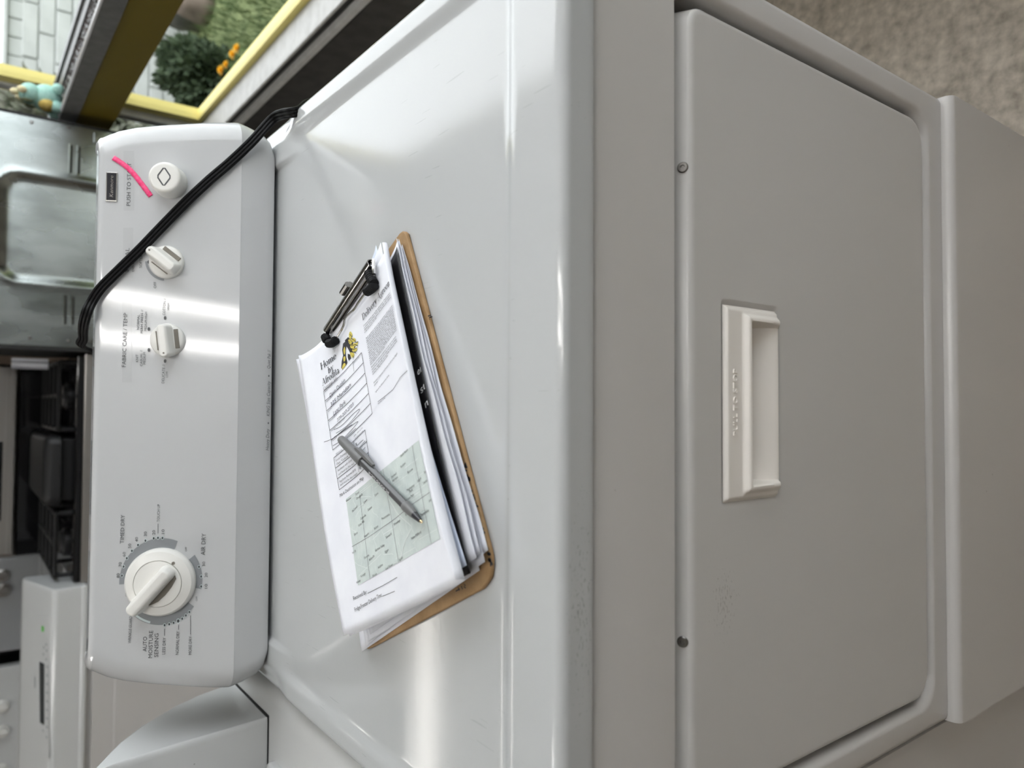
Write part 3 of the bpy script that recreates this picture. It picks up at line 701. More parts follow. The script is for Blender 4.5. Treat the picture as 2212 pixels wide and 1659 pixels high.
for k in (-1, 0, 1): cm_.tube([p+side[i]*(k*.0036) for i, p in enumerate(path)], .0024, 8)
tag(cm_.build('power_cord', M['cord']), 'black flat power cord draped diagonally across the dryer console', 'cord')

# --- clipboard
ZBB = .9100; ZBT = ZBB+.0045
bTR = at(872, 490, 2, ZBT); bBR = at(1073, 1254, 2, ZBT); bBL = at(793, 1416, 2, ZBT)
e2 = (bTR-bBR); BLn = e2.length; e2.normalize(); e1 = Vector((e2.y, -e2.x, 0)); BWd = (bBR-bBL).dot(e1)+.007
org = bBR-e1*BWd
clip = thing('clipboard', 'brown hardboard clipboard with a wire clip, holding forms on the dryer top', 'clipboard', (org.x, org.y, ZBB))
def bd3(p, z): return org*1+e1*p[0]+e2*p[1]+Vector((0, 0, z-org.z))
bo = rrect(0, BWd, 0, BLn, [.022, .009, .010, .014], 7); bb = MB()
for i in range(len(bo)):
    bo[i] = (bo[i][0]+random.uniform(-.0004, .0004), bo[i][1]+random.uniform(-.0004, .0004))
def inset(lp, d):
    cx, cy = BWd/2, BLn/2; return [(cx+(x-cx)*(1-d/cx), cy+(y-cy)*(1-d/cy)) for x, y in lp]
bb.loft([[bd3(p, ZBB) for p in inset(bo, .0008)], [bd3(p, ZBB+.001) for p in bo], [bd3(p, ZBT-.0012) for p in bo], [bd3(p, ZBT) for p in inset(bo, .0012)]], True, True, True)
board = bb.build('board', M['board'], clip, angle=60)
mk = MB(); fbd = lambda q: Vector((q.x, q.y, ZBT+.0003))
def gz(px, py, zf, it=5):
    z = .93
    for _ in range(it): p = at(px, py, 2, z); z = zf(p)
    return p
for lst in (((925, 683), (931, 681), (933, 684), (928, 686), (929, 691)), ((929, 686), (935, 684)), ((985, 1277), (994, 1272)), ((990, 1268), (993, 1276)), ((997, 1266), (1000, 1273)), ((1003, 1262), (1006, 1264), (1003, 1268), (1007, 1270))):
    lay_line(mk, [at(x, y, 2, ZBT).xy for x, y in lst], .0010, fbd)
for i in range(34):   # dark wear along the right edge
    t = random.uniform(.03, .30); p = bd3((BWd-random.uniform(.0005, .0022), BLn*t), 0).xy; lay_disc(mk, p, random.uniform(.0005, .0016), random.uniform(.0006, .003), fbd, 7)
prints(mk.build('pen_marks', M['ink'], board, smooth=False))

# --- stack of papers: every surface is a height field over the board
SC_ = {}
pTL = at(645, 768, 2, .933).xy; pBL = at(745, 1373, 2, .943).xy; pTR = at(836, 530, 2, .924).xy; pBR = at(1001, 1256, 2, .935).xy
ldir = (pBL-pTL); LLEN = ldir.length; ldir.normalize(); wdir = Vector((-ldir.y, ldir.x))
if wdir.dot(pTR-pTL) < 0: wdir = -wdir
PW = (pTR-pTL).dot(wdir)
def Ztop(p):
    d = Vector((p[0], p[1]))-pTL; v = d.dot(ldir)/LLEN; u = d.dot(wdir)/PW
    z = .920+.0155*sstep(-.35, .9, v)
    z += .0016*math.sin(2*PI*(u*1.25-.1))*sstep(.02, .2, v)*(1-.5*v)+.010*max(0, 1-u/.42)**2
    return z
def Zf(f): return lambda p: ZBT+.0004+f*(Ztop(p)-ZBT-.0004)
def sheet(name, label, f, tl, tr, br, bl, m, curl=0, r=.008, ext=0, wob=0, group=None, taper=False, nu=40, nv=40):
    zf = Zf(f); c = [gz(*q, zf) for q in (tl, tr, br, bl)]; k = MB(); rows = []
    w_ = random.uniform(0, 6)
    for j in range(nv+1):
        v = j/nv; L = c[0].lerp(c[3], v); R = c[1].lerp(c[2], v); row = []
        off = Vector((wdir.x, wdir.y, 0))*(wob*math.sin(w_+v*9)+wob*.6*math.sin(w_*2+v*23))
        R = R+off
        for i in range(nu+1):
            p = L.lerp(R, i/nu)+Vector((ldir.x, ldir.y, 0))*(.011*math.sin(PI*i/nu)**.6*(1-v)**9); row.append(Vector((p.x, p.y, zf(p))))
        if curl:
            B = row[-1]; dv = Vector((wdir.x, wdir.y, 0)); A_ = math.radians(curl*(1+.12*math.sin(w_+v*7)))
            r_ = r*(.45+.55*min(1, v/.35)) if taper else r
            for q in range(1, 9):
                a = A_*q/8; row.append(B+dv*(r_*math.sin(a))+Vector((0, 0, r_*(1-math.cos(a)))))
            if ext: row.append(row[-1]+(dv*math.cos(A_)+Vector((0, 0, math.sin(A_))))*ext)
        rows.append(row)
    k.loft(rows, False); o = k.build(name, m, angle=80)
    md = o.modifiers.new('thickness', 'SOLIDIFY'); md.thickness = .00025; md.offset = -1
    return tag(o, label, 'paper', group)
form = sheet('delivery_form', 'top printed delivery form with table and map, curled along its near edge', 1, (645, 768), (836, 530), (1001, 1256), (745, 1373), M['paper'], 100, .0072, .0015, taper=True)
dg_ = MB(); c0 = gz(996, 1256, Ztop); 
sheet('paper_sheet', 'plain white sheet directly under the printed form', .93, (640, 776), (822, 524), (984, 1266), (756, 1374), M['paper'])
sheet('paper_sheet', 'bluish white sheet showing between the form and the black card', .82, (690, 752), (812, 530), (1008, 1221), (800, 1335), M['paperblue'])
blk = sheet('black_card', 'black printed card with white lettering in the paper stack', .68, (706, 736), (857, 533), (1016, 1238), (805, 1345), M['black'])
sheet('paper_sheet', 'upper white sheet with curled edge overlapping the black card', .50, (708, 734), (856, 524), (1029, 1205), (812, 1340), M['paper'], 55, .0035, .0005, .0012, 'curled sheets under the black card')
sheet('paper_sheet', 'second curled white sheet below the black card', .38, (700, 742), (860, 522), (1037, 1196), (800, 1370), M['paper'], 50, .003, 0, .0012, 'curled sheets under the black card')
sheet('paper_sheet', 'third white sheet below the black card with frayed right edge', .26, (698, 744), (864, 524), (1044, 1216), (796, 1385), M['paper'], 45, .003, 0, .001, 'curled sheets under the black card')
sheet('paper_sheet', 'longest white sheet reaching furthest right over the clipboard', .14, (696, 746), (868, 530), (1052, 1190), (790, 1396), M['paper'], 30, .003, 0, .0007, 'curled sheets under the black card')
sheet('paper_sheet', 'lowest white sheet with its corner showing at the clipboard foot', .05, (694, 748), (858, 533), (1036, 1232), (781, 1408), M['paper'])

# print on the form
PF = lambda h: (lambda q: Vector((q[0], q[1], Ztop(q)+h)))
def G(x, y): return gz(x, y, Ztop).xy
UPV = -ldir
ink = MB(); gink = MB(); pink_ = MB(); hand = MB(); mapm = MB(); road = MB(); yel = MB()
def pt(s, x0, y0, x1, y1, cappx, mb=None, use=glyphs, shear=0, h=.0007):
    p0, p1 = G(x0, y0), G(x1, y1); d = (p1-p0).normalized(); u = UPV
    lay_text(mb or ink, s, p0, p1, u, PF(h), cappx*.00052, shear, use)
def pl(pts, wpx=1.0, mb=None, h=.0006):
    q = [G(*p) for p in pts]; f = [q[0]]
    for a, b_ in zip(q, q[1:]):
        n = max(1, int((b_-a).length/.004)); f += [a.lerp(b_, (i+1)/n) for i in range(n)]
    lay_line(mb or ink, f, wpx*.00050, PF(h))
pt('Home', 694.5, 799.5, 728, 774, 15.5, use=serif); pt('by', 710.5, 808, 722, 798, 15, use=serif); pt('Afrodita', 698, 834, 734.5, 805, 15, use=serif)
pt('Delivery Agreem', 785, 693, 846, 612, 13, use=serif, shear=.12)
pt('Customer Info:', 700, 843, 731, 817.5, 6, use=glyphs, shear=.15)
pl([(700, 845.5), (731, 820)], .7)
for i in range(7):
    a = Vector((700+3.3*i, 845+21.2*i)); b_ = Vector((782+3.9*i, 761.6+21.9*i)); m_ = (a+b_)/2+Vector((2.0, 1.5)); n_ = a.lerp(b_, .25)+Vector((1.2, 1)); n2 = a.lerp(b_, .78)+Vector((1.3, .8))
    pl([a, n_, m_, n2, b_], 1.1)
pl([(700, 845), (719.8, 972.2)], 1.1); pl([(782, 761.6), (805.4, 893)], 1.1); pl([(763, 781), (766, 803)], .9)
for i, (s, L_) in enumerate((('FULL NAME', .20), ('ADDRESS', .18), ('CITY', .10), ('PHONE #', .19), ('WHEN TO DELIVER', .36), ('WHAT TO DELIVER', .36), ('OTHER', .14))):
    if i > 5: break
    a = Vector((700+3.3*i, 845+21.2*i)); b_ = Vector((782+3.9*i, 761.6+21.9*i)); d = (b_-a); s0 = a+Vector((3.0, 3.2)); s1 = s0+d*L_; pt(s, s0.x, s0.y, s1.x, s1.y, 3.0, gink, serif if False else glyphs)
pt('FAX/OTHER', 765, 785, 777, 772, 2.6, gink)
# handwriting
for s, x0, y0, x1, y1, c in (('Dave Dunkin', 714, 859, 747, 824, 8.5), ('325 Meridian', 716, 879, 759, 834, 8.5), ('Lanc Park', 722, 898, 748, 871, 9), ('779-207-2723', 730, 912, 765, 876, 7)):
    pt(s, x0, y0, x1, y1, c, hand, shear=.12)
def scrib(pts): lay_line(hand, [q for q in catmull([Vector((*G(*p), 0)) for p in pts], 6)], .0005, lambda q: PF(.0005)((q.x, q.y))) 
def scrib(pts):
    c = catmull([Vector((*G(*p), 0)) for p in pts], 6); lay_line(hand, [v.xy for v in c], .0005, PF(.0005))
scrib([(722, 928), (738, 920), (762, 896), (777, 884), (774, 892), (750, 920), (727, 936)]); scrib([(722, 945), (745, 930), (773, 911), (768, 920), (742, 948)])
scrib([(701, 955), (722, 946), (745, 928), (762, 917)]); scrib([(720, 963), (748, 945), (770, 925)]); scrib([(772, 963), (780, 955), (786, 950)]); scrib([(775, 970), (783, 960), (790, 952)]); scrib([(782, 975), (790, 966)]) 
# second table
rows2 = (((722, 989), (789.7, 928.5)), ((726, 1011), (793.8, 953)), ((730, 1034), (797.3, 977)), ((734, 1058), (800.5, 1001)))
for a, b_ in rows2: pl([a, (Vector(a)+Vector(b_))/2+Vector((1.6, 1.2)), b_], 1.1)
pl([(722, 989), (734, 1058)], 1.1); pl([(789.7, 928.5), (800.5, 1001)], 1.1); pl([(765, 954), (777, 1020)], .9)
pt('SERVICES', 727, 983, 741, 973, 3.2, gink); pt('APPL. MFG & S/N', 766, 944, 785, 925, 2.6, gink); pt('OR DESCRIPTION', 768, 950, 786, 932, 2.6, gink)
for s, x0, y0, x1, y1 in (('Local Delivery', 727, 997, 751, 979), ('Days; "Curbside"', 729, 1005, 755, 986), ('Assistance with Carry', 731, 1019, 762, 995), ('and Hook-Up (Not incl.)', 733, 1027, 767, 1002), ('Appliance Removal ($10)', 735, 1043, 770, 1016), ('each must be clean empty', 737, 1050, 774, 1024)):
    pt(s, x0, y0, x1, y1, 4.6, ink, serif if False else glyphs, .1)
for x, y in ((770, 963), (774, 991), (778, 1014)): pt('$', x, y, x+3, y-2.5, 5)
pt('Mark Destination on Map', 736, 1074, 787, 1035, 6.3, use=glyphs, shear=.1)
pt('Received By:', 765.5, 1296.5, 794, 1282, 7, use=glyphs, shear=.05); pl([(795.5, 1281.5), (828, 1265), (859, 1247)], .9)
pt('Fridge/Freezer Delivery Time:', 768.5, 1321, 827, 1288, 7, use=glyphs, shear=.05); pl([(827.5, 1288), (854, 1277)], .9)
# agreement paragraphs
words = ('Delivery times are to be scheduled. Check your|at time of purchase. Your driver may call before|delivery. If no one answers the phone your place|in line will move to the end.;'
 'Each appliance will not be connected without prior|agreement and not be installed in a second floor or|basement unless agreed with the driver. The customer|must provide clear access to the place of delivery|and remove old appliances before the truck arrives.|Our drivers do not remove doors or railings and do|not carry appliances up narrow stairs. The customer|agrees to inspect the appliance when it is delivered|and to report any damage at once. After that the|warranty covers parts and labor only as written on|the receipt. Gas and water lines are not included|in the price. The person signing this form has read|and agrees to these terms of the sale and delivery|from installation, property or parts.;'
 'Examples of common problems include narrow doors,|apartments, stairways with tight turns, low ceilings,|parking, rugged walk, narrow halls, uneven ground|conditions over damage from the above. Initials:;'
 'Scheduled refrigerators and freezers should not be plugged|placement.;I agree to the delivery terms above.').split(';')
def para(x, y, lines, dx, dy, lx=.62, ly=-.785, ln=80, last=.6):
    for i, s in enumerate(lines):
        L = ln*(last if i == len(lines)-1 and len(lines) > 1 else 1)
        x0, y0 = x+dx*i, y+dy*i; pt(s, x0, y0, x0+lx*L, y0+ly*L, 3.6)
para(787, 706, words[0].split('|'), .75, 4.6, ln=92, last=.45)
para(792.5, 733, words[1].split('|'), .72, 4.35, ln=92, last=.55)
para(804, 795, words[2].split('|'), .9, 5.1, ln=86, last=.62)
para(809, 829, words[3].split('|'), 1.2, 5.4, ln=82, last=.15)
para(812.5, 849, words[4].split('|'), 1, 5, ln=48)
pl([(817.5, 867.7), (850, 842), (866, 815), (882, 800)], .9); pt('SIGNATURE', 818.5, 874, 834, 860, 3, gink)
# portrait emblem: a face in profile with flowing yellow hair
def blob(mb, pts, h): mb.add([PF(h)(G(*p)) for p in pts], [tuple(range(len(pts)))])
blob(ink, [(746, 735), (753, 728), (762, 738), (768, 750), (764, 760), (757, 762), (752, 752), (747, 745)], .00042)
blob(ink, [(742, 742), (747, 738), (749, 748), (747, 758), (748, 770), (751, 783), (748, 790), (743, 787), (741, 799), (738, 795), (739, 780), (742, 768), (740, 756)], .00042)
blob(ink, [(752, 764), (757, 766), (759, 774), (754, 779), (752, 772)], .00042)
for pts in ([(743, 757), (746, 749), (747, 760), (745, 766)], [(741, 790), (745, 784), (748, 788), (744, 794), (740, 798)], [(755, 722), (758, 716), (762, 722), (760, 730), (756, 731)], [(762, 730), (769, 732), (768, 738), (762, 738)], [(764, 742), (771, 741), (774, 737), (773, 745), (766, 748)],
            [(753, 735), (760, 733), (762, 740), (757, 744)], [(758, 745), (765, 746), (766, 752), (759, 752)], [(762, 754), (772, 752), (771, 758), (764, 760)], [(757, 762), (765, 762), (766, 769), (761, 772)], [(743, 772), (747, 770), (747, 778), (744, 781)]):
    cc = catmull([Vector((*p, 0)) for p in pts+pts[:3]], 4); blob(yel, [(p.x, p.y) for p in cc[4:4+4*len(pts)]], .00060)
for pts in ([(757, 722), (762, 728), (759, 735), (764, 741)], [(760, 731), (767, 735), (770, 740), (776, 738)], [(756, 745), (763, 747), (768, 744), (775, 747)], [(758, 754), (766, 755), (773, 751)], [(762, 761), (768, 760), (771, 764)], [(752, 735), (757, 740), (755, 748)], [(763, 768), (766, 773), (764, 777)]): pl(pts, 1.2, h=.0008)
# map
mc = ((748, 1078), (905, 951), (951.5, 1163.6), (774, 1264.5))
def mp_(u, v): a = Vector(mc[0]).lerp(Vector(mc[1]), u); b_ = Vector(mc[3]).lerp(Vector(mc[2]), u); return a.lerp(b_, v)
N = 20; mapm.add([PF(.0003)(G(*mp_(i/N, j/N))) for j in range(N+1) for i in range(N+1)], [(j*(N+1)+i, j*(N+1)+i+1, (j+1)*(N+1)+i+1, (j+1)*(N+1)+i) for j in range(N) for i in range(N)])
def Zm(x, y): return (620+x/3.318, 930+y/3.318)
for a in (((900, 105), (970, 460), (1040, 815)), ((692, 275), (750, 610), (805, 945)), ((525, 460), (560, 740), (600, 1068)), ((470, 832), (600, 755), (780, 630), (900, 530), (1028, 442))): pl([Zm(*p) for p in a], .75, gink, .0006)
rng = random.Random(3)
for i in range(46):
    u, v = rng.random(), rng.random(); dens = (u > .5)
    L = rng.uniform(.04, .16); a = rng.choice([0, PI/2, rng.uniform(0, PI)]); pts = [mp_(max(0, min(1, u+L*math.cos(a)*t+.01*math.sin(9*t+i))), max(0, min(1, v+L*math.sin(a)*t))) for t in (-1, -.5, 0, .5, 1)]
    pl(pts, .8, road, .0005)
for _ in range(30):
    u, v = .62+.3*rng.random(), .15+.6*rng.random(); a = rng.choice([0, PI/2]); L = rng.uniform(.03, .10)
    pl([mp_(u+L*math.cos(a)*t, min(1, v+L*math.sin(a)*t)) for t in (-1, 0, 1) if u+L*math.cos(a)*t < 1], .7, road, .0005)
pl([Zm(*p) for p in ((735, 300), (760, 400), (720, 470), (800, 600), (900, 690), (850, 790), (815, 930))], 1.6, road, .0005)
for s, x0, y0, x1, y1 in (('South Beloit', 820, 192, 872, 142), ('Rockton', 822, 270, 855, 238), ('Roscoe', 872, 310, 908, 280), ('Shirland', 755, 345, 790, 312), ('Harrison', 762, 370, 800, 338), ('Machesney', 866, 438, 920, 395), ('Park', 885, 447, 908, 430), ('Loves Park', 866, 505, 916, 465), ('Argyle', 942, 372, 968, 346),
        ('Timberlane', 982, 388, 1012, 362), ('Poplar', 990, 310, 1003, 298), ('Durand', 497, 467, 523, 447), ('Orangeville', 503, 497, 548, 462), ('Winslow', 428, 515, 465, 488), ('Davis', 636, 474, 660, 452), ('Lena', 556, 524, 580, 500), ('Dakota', 586, 578, 614, 553), ('McConnell', 473, 588, 510, 548), ('Cedarville', 533, 640, 572, 612),
        ('Scioto Mills', 518, 690, 560, 655), ('Pecatonica', 686, 642, 742, 606), ('Winnebago', 772, 684, 818, 648), ('Ridott', 632, 712, 660, 690), ('Seward', 716, 775, 755, 745), ('Eleroy', 488, 755, 512, 736), ('Freeport', 560, 770, 592, 742), ('Cherry Valley', 962, 618, 1025, 576), ('Belvidere', 1025, 516, 1042, 500), ('New Milford', 898, 782, 968, 735),
        ('German Valley', 638, 868, 705, 826), ('Egan', 710, 880, 733, 860), ('Florence', 560, 922, 594, 898), ('Baileyville', 596, 936, 632, 903), ('Adeline', 658, 992, 693, 966), ('Leaf River', 714, 1000, 765, 966), ('Byron', 812, 938, 836, 914), ('Forreston', 536, 1055, 568, 1028), ('Polo', 622, 1052, 652, 1032), ('Milledge', 505, 1100, 533, 1078), ('Rock City', 475, 885, 500, 866), ('Rockford', 856, 612, 890, 590)):
    a, b_ = Zm(x0, y0), Zm(x1, y1); pt(s, *a, *b_, 4.3, h=.0007)
for mb, nm, m in ((ink, 'printed_text', 'ink'), (gink, 'small_print', 'inkgrey'), (hand, 'handwriting', 'pencil'), (yel, 'hair_print', 'yellowink')):
    prints(mb.build(nm, M[m], form, smooth=False))
mo = mapm.build('map_print', M['map'], form, smooth=False); mo['label'] = 'pale green-grey printed map'; prints(road.build('road_print', M['road'], mo, smooth=False))
# white lettering on the black card
wl = MB(); Zk = Zf(.68); kA, kB = gz(857, 533, Zk).xy, gz(1016, 1238, Zk).xy; kd = (kB-kA).normalized(); kn = Vector((-kd.y, kd.x)); kn = kn if kn.dot(wdir) > 0 else -kn
def clampk(q):
    q = Vector(q); o_ = (q-kA).dot(kn)+.0008
    if o_ > 0: q = q-kn*o_
    return Vector((q.x, q.y, Zk(q)+.0006))
for s, x0, y0, x1, y1 in (('ero', 904, 812, 921, 790), ('sta', 911, 851, 928, 829), ('m', 921, 882, 931, 868)):
    a, b_ = gz(x0, y0, Zk).xy, gz(x1, y1, Zk).xy; d = (b_-a).normalized(); u = Vector((-d.y, d.x)); u = u if u.dot(UPV) > 0 else -u
    lay_text(wl, s, a, b_, u, clampk, .0066, .15)
prints(wl.build('white_lettering', M['whiteink'], blk, smooth=False))

# --- clip: rolled steel bar, wire lever with rubber grips
cA = at(801, 568, 2, .9285); cB = at(706, 713, 2, .9285); cd_ = (cB-cA); CL = cd_.length; cd_.normalize(); cn_ = Vector((e2.x, e2.y, 0)); cn_ = (cn_-cd_*cn_.dot(cd_)).normalized()
def arcbar(r, a0, a1, t, n=12):
    po = []
    for k in range(n+1):
        a = a0+(a1-a0)*k/n; po.append((r*math.cos(a), r*math.sin(a)))
    for k in range(n, -1, -1):
        a = a0+(a1-a0)*k/n; po.append(((r-t)*math.cos(a), (r-t)*math.sin(a)))
    return po
kb = MB(); prof = arcbar(.0046, math.radians(-40), math.radians(235), .0009)
kb.loft([[cA+cd_*(CL*t)+cn_*p[0]+Vector((0, 0, p[1]-.001)) for p in prof] for t in (0, .25, .5, .75, 1)], True, True, True)
jaw = kb.build('clip_bar', M['steelclip'], clip, angle=50)
kb = MB(); kb.loft([[cA+cd_*(CL*t)+cn_*x+Vector((0, 0, z)) for x, z in ((-.010, -.0055), (-.002, -.0035), (.008, -.0075), (.018, -.0155), (.018, -.0163), (.008, -.0085), (-.002, -.0047), (-.010, -.0065))] for t in (.04, .5, .96)], True, True, True)
kb.build('jaw_plate', M['steelclip'], clip, angle=40)
pv = cA.lerp(cB, .47)+cn_*.0085; pk = MB(); pk.tube([pv+cd_*-.007+Vector((0, 0, .002)), pv+cd_*.007+Vector((0, 0, .002))], .0033, 10); pk.tube([pv+cd_*-.003+cn_*.004+Vector((0, 0, -.003)), pv+cd_*.003+cn_*.004+Vector((0, 0, -.003))], .003, 8)
pk.build('pivot_hook', M['screw'], clip)
for sgn, P in ((-1, cA), (1, cB)):
    MB().tube([P+cd_*(sgn*-.001)+Vector((0, 0, -.001)), P+cd_*(sgn*.004)+Vector((0, 0, -.001)), P+cd_*(sgn*.0042)-cn_*.006+Vector((0, 0, .0005)), P+cd_*(sgn*.002)-cn_*.014+Vector((0, 0, .001))], .0017, 8).build('bar_end', M['chrome'], clip)
def zc(p): return Ztop(p)+.0042
def W(x, y): return gz(x, y, zc)
wire = MB(); wp = catmull([W(*p) for p in ((806, 588), (806, 612), (797, 626), (787, 636), (774, 654), (765, 668), (754, 678), (745, 688), (743, 700), (738, 712), (729, 727), (719, 741), (708, 738), (705, 728))], 6)
wire.tube(wp, .0011, 8); wire.build('wire_lever', M['steelclip'], clip)
def ribbed(pts, r, name='rubber_grip'):
    c = catmull([W(*p) for p in pts], 7); c = [q+Vector((0, 0, .0008)) for q in c]
    rr = [r*(1+.13*(i % 2))*(1 if 0 < i < len(c)-1 else .75) for i in range(len(c))]; k = MB().tube(c, rr, 10); o = k.build(name, M['rubber'], clip, angle=25); return o
ribbed([(798, 588), (803, 602), (810, 614)], .0042); ribbed([(811, 616), (803, 624), (794, 630)], .0042)
ribbed([(704, 726), (708, 737)], .0042); ribbed([(711, 742), (719, 741), (727, 735)], .0040)

# --- pen lying on the form
def zp(p): return Ztop(p)+.0056
a = gz(736, 948, zp); t_ = gz(912, 1129, lambda p: Ztop(p)+.0046); ax = (t_-a); PL = ax.length; ax.normalize(); sd = ax.cross(Vector((0, 0, 1))).normalized(); upn = sd.cross(ax)
pm = frame_matrix(a, sd, upn, ax)
pen = thing('pen', 'grey translucent ballpoint pen with its cap on the tail, lying on the delivery form', 'pen', tuple(a))
k = MB().lathe([(.0036, .02), (.0041, .03), (.0041, PL-.029), (.0039, PL-.027)], 6, pm); ob = k.build('barrel', M['penbody'], pen, angle=20, bevel=.0006)
k = MB().lathe([(.0030, 0), (.0037, .0012), (.0043, .006), (.0048, .034), (.0051, .036), (.0052, .050), (.0049, .0515)], 28, pm); cap_ = k.build('cap', M['pencap'], pen)
k = MB(); k.loft([[pm @ Vector((x, y, z)) for x, y in rrect(-.0058-h_, -.0045, -w_, w_, min(.0004, w_*.5), 2)] for z, w_, h_ in ((.033, .0016, 0), (.038, .0024, .0016), (.055, .0022, .0018), (.068, .0019, .0012), (.0715, .0013, .0006))], True, True, True); k.build('pocket_clip', M['pencap'], cap_, angle=40)
k = MB().lathe([(.0041, PL-.0285), (.0043, PL-.028), (.0043, PL-.0245), (.0036, PL-.016), (.0030, PL-.0125)], 28, pm); k.build('collar', M['pencap'], pen)
k = MB().lathe([(.0030, PL-.0130), (.0029, PL-.011), (.0018, PL-.0035), (.0013, PL-.0028)], 24, pm); k.build('point_cone', M['badge'], pen)
k = MB().lathe([(.0012, PL-.0035), (.0012, PL-.0015), (.0005, PL), (.0001, PL)], 16, pm); k.build('ball_tip', M['brass'], pen)
k = MB(); n0 = pm.to_3x3() @ Vector((.35, .94, 0))
lay_text(k, 'BIC ROUND STIC M', (-.112, -.0014), (-.0725, -.0014), (0, 1), lambda q: pm @ Vector((-q.y, .00378, -q.x)), .0022)
prints(k.build('white_lettering', M['whiteink'], pen, smooth=False))

# ================================================================== NEIGHBOUR WASHER (left)
NX = -.385; ND = .896
wash = thing('washing_machine', 'white top-load washer close on the left of the dryer, with a tall swept-back console', 'washer', (-.73, .35, 0))
nx0 = -1.06
k = MB().box(nx0+.002, -.366, .022, .73, .02, .868, .010); k.build('cabinet', M['body'], wash)
k = MB(); rows = []; W0, W1 = nx0, -.3605
for (d, z) in ((0, .870), (-.0008, .874), (0, .879), (.0006, .882), (.0028, .887), (.007, .8915), (.013, .8945), (.020, .8958), (.03, ND)):
    rows.append([(p[0], p[1], z) for p in rrect(W0+d, W1-d, .015+d, .74-d*.2, max(.03-d*.4, .01), 6)])
k.loft(rows, True, True, True); k.build('top_deck', M['white'], wash, angle=50)
k = MB(); rows = []
for (d, z) in ((0, ND-.001), (0, ND+.005), (.001, ND+.0078), (.004, ND+.009), (.02, ND+.0105)):
    rows.append([(p[0], p[1], z) for p in rrect(nx0+.05+d, -.447-d, .06+d, .568-d, [.03, .012, .012, .03], 6)])
k.loft(rows, True, True, True); k.build('lid', M['white'], wash, angle=50)
# console: end profile (y, z), swept across; front face leans forward, back slopes away
prof = [(.583, ND-.001), (.581, ND+.012), (.575, .955), (.568, 1.015), (.5605, 1.075), (.551, 1.098), (.541, 1.106), (.542, 1.110), (.560, 1.096), (.584, 1.082), (.6145, 1.0635), (.651, 1.0325), (.691, .9825), (.712, .945), (.722, .915), (.724, ND-.001)]
CX1 = -.401
def shrink(p, d):
    cy = sum(q[0] for q in prof)/len(prof); cz = sum(q[1] for q in prof)/len(prof); v = Vector((p[0]-cy, p[1]-cz)); L = v.length; v = v*(max(L-d, 0)/L); return (cy+v.x, max(cz+v.y, ND-.001))
rows = [[(nx0+.02, *shrink(p, .006)) for p in prof], [(nx0+.026, *p) for p in prof], [(-.75, *p) for p in prof], [(CX1-.008, *p) for p in prof]]
for t in range(1, 5):
    a = PI/2*t/4; rows.append([(CX1-.008+.008*math.sin(a), *shrink(p, .005*(1-math.cos(a)))) for p in prof])
k = MB(); k.loft(rows, True, True, True); nc = k.build('control_console', M['white'], wash, angle=40)
k = MB().box(nx0+.015, CX1+.0015, .5815, .7255, ND-.0005, ND+.0016); k.build('console_seam', M['dark'], wash, smooth=False)

# ================================================================== RANGE SEEN FROM BEHIND
gr = thing('kitchen_range', 'appliance turned backwards, bare galvanized steel back facing the dryer by the window', 'range', (.50, 2.5, 0))
GX0, GX1, GY = .160, .842, 2.2
MB().box(GX0+.008, GX1-.008, GY+.03, GY+.66, .01, 1.22, .006).build('body', M['dark'], gr)
k = MB(); nxx, nzz = 100, 90; vs_ = []
def rr_d(x, z, x0, x1, z0, z1, r):
    qx = abs(x-(x0+x1)/2)-((x1-x0)/2-r); qz = abs(z-(z0+z1)/2)-((z1-z0)/2-r)
    return math.hypot(max(qx, 0), max(qz, 0))+min(max(qx, qz), 0)-r
for j in range(nzz+1):
    z = .30+(1.225-.30)*j/nzz
    for i in range(nxx+1):
        x = GX0+(GX1-GX0)*i/nxx; d = rr_d(x, z, .352, .668, .45, 1.137, .055)
        y = GY+.012*sstep(.008, -.016, d)-.006*math.exp(-(d/.010)**2)
        vs_.append((x, y, z))
k.add(vs_, [(j*(nxx+1)+i, j*(nxx+1)+i+1, (j+1)*(nxx+1)+i+1, (j+1)*(nxx+1)+i) for j in range(nzz) for i in range(nxx)])
gp = k.build('back_panel', M['galv'], gr, angle=70)
for cx, z0, z1, w_ in ((.735, .958, .966, 0), (.735, .9375, .9455, 0), (.277, .964, .971, 0), (.277, .944, .951, 0)):
    k = MB().box(cx-.043, cx+.043, GY-.0015, GY+.004, z0-.0015, z1, .001); s_ = k.build('louver_slot', M['dark'], gr)
    k = MB().prism([(GY-.001, z1+.001), (GY-.006, z1-.001), (GY-.0055, z1-.003), (GY, z1-.001)], 0, cx-.045, cx+.045); k.build('louver_lip', M['galv'], s_)
for x, z in ((.823, 1.062), (.829, .968), (.188, 1.053), (.183, .957), (.166+.02, .90)):
    k = MB().lathe([(.0055, -.001), (.0055, .001), (.004, .0028), (.0001, .003)], 14, frame_matrix(Vector((x, GY, z)), Vector((1, 0, 0)), Vector((0, 0, 1)), Vector((0, -1, 0)))); k.build('screw', M['screw'], gr)
for x0, x1 in ((GX1-.003, GX1+.004), (GX0-.006, GX0+.006)): MB().box(x0, x1, GY-.004, GY+.03, .30, 1.225).build('edge_trim', M['dark'], gr, smooth=False)
k = MB().box(GX1-.045, GX1-.012, GY-.010, GY+.001, .872, .902, .002); k.build('bracket', M['galv'], gr)

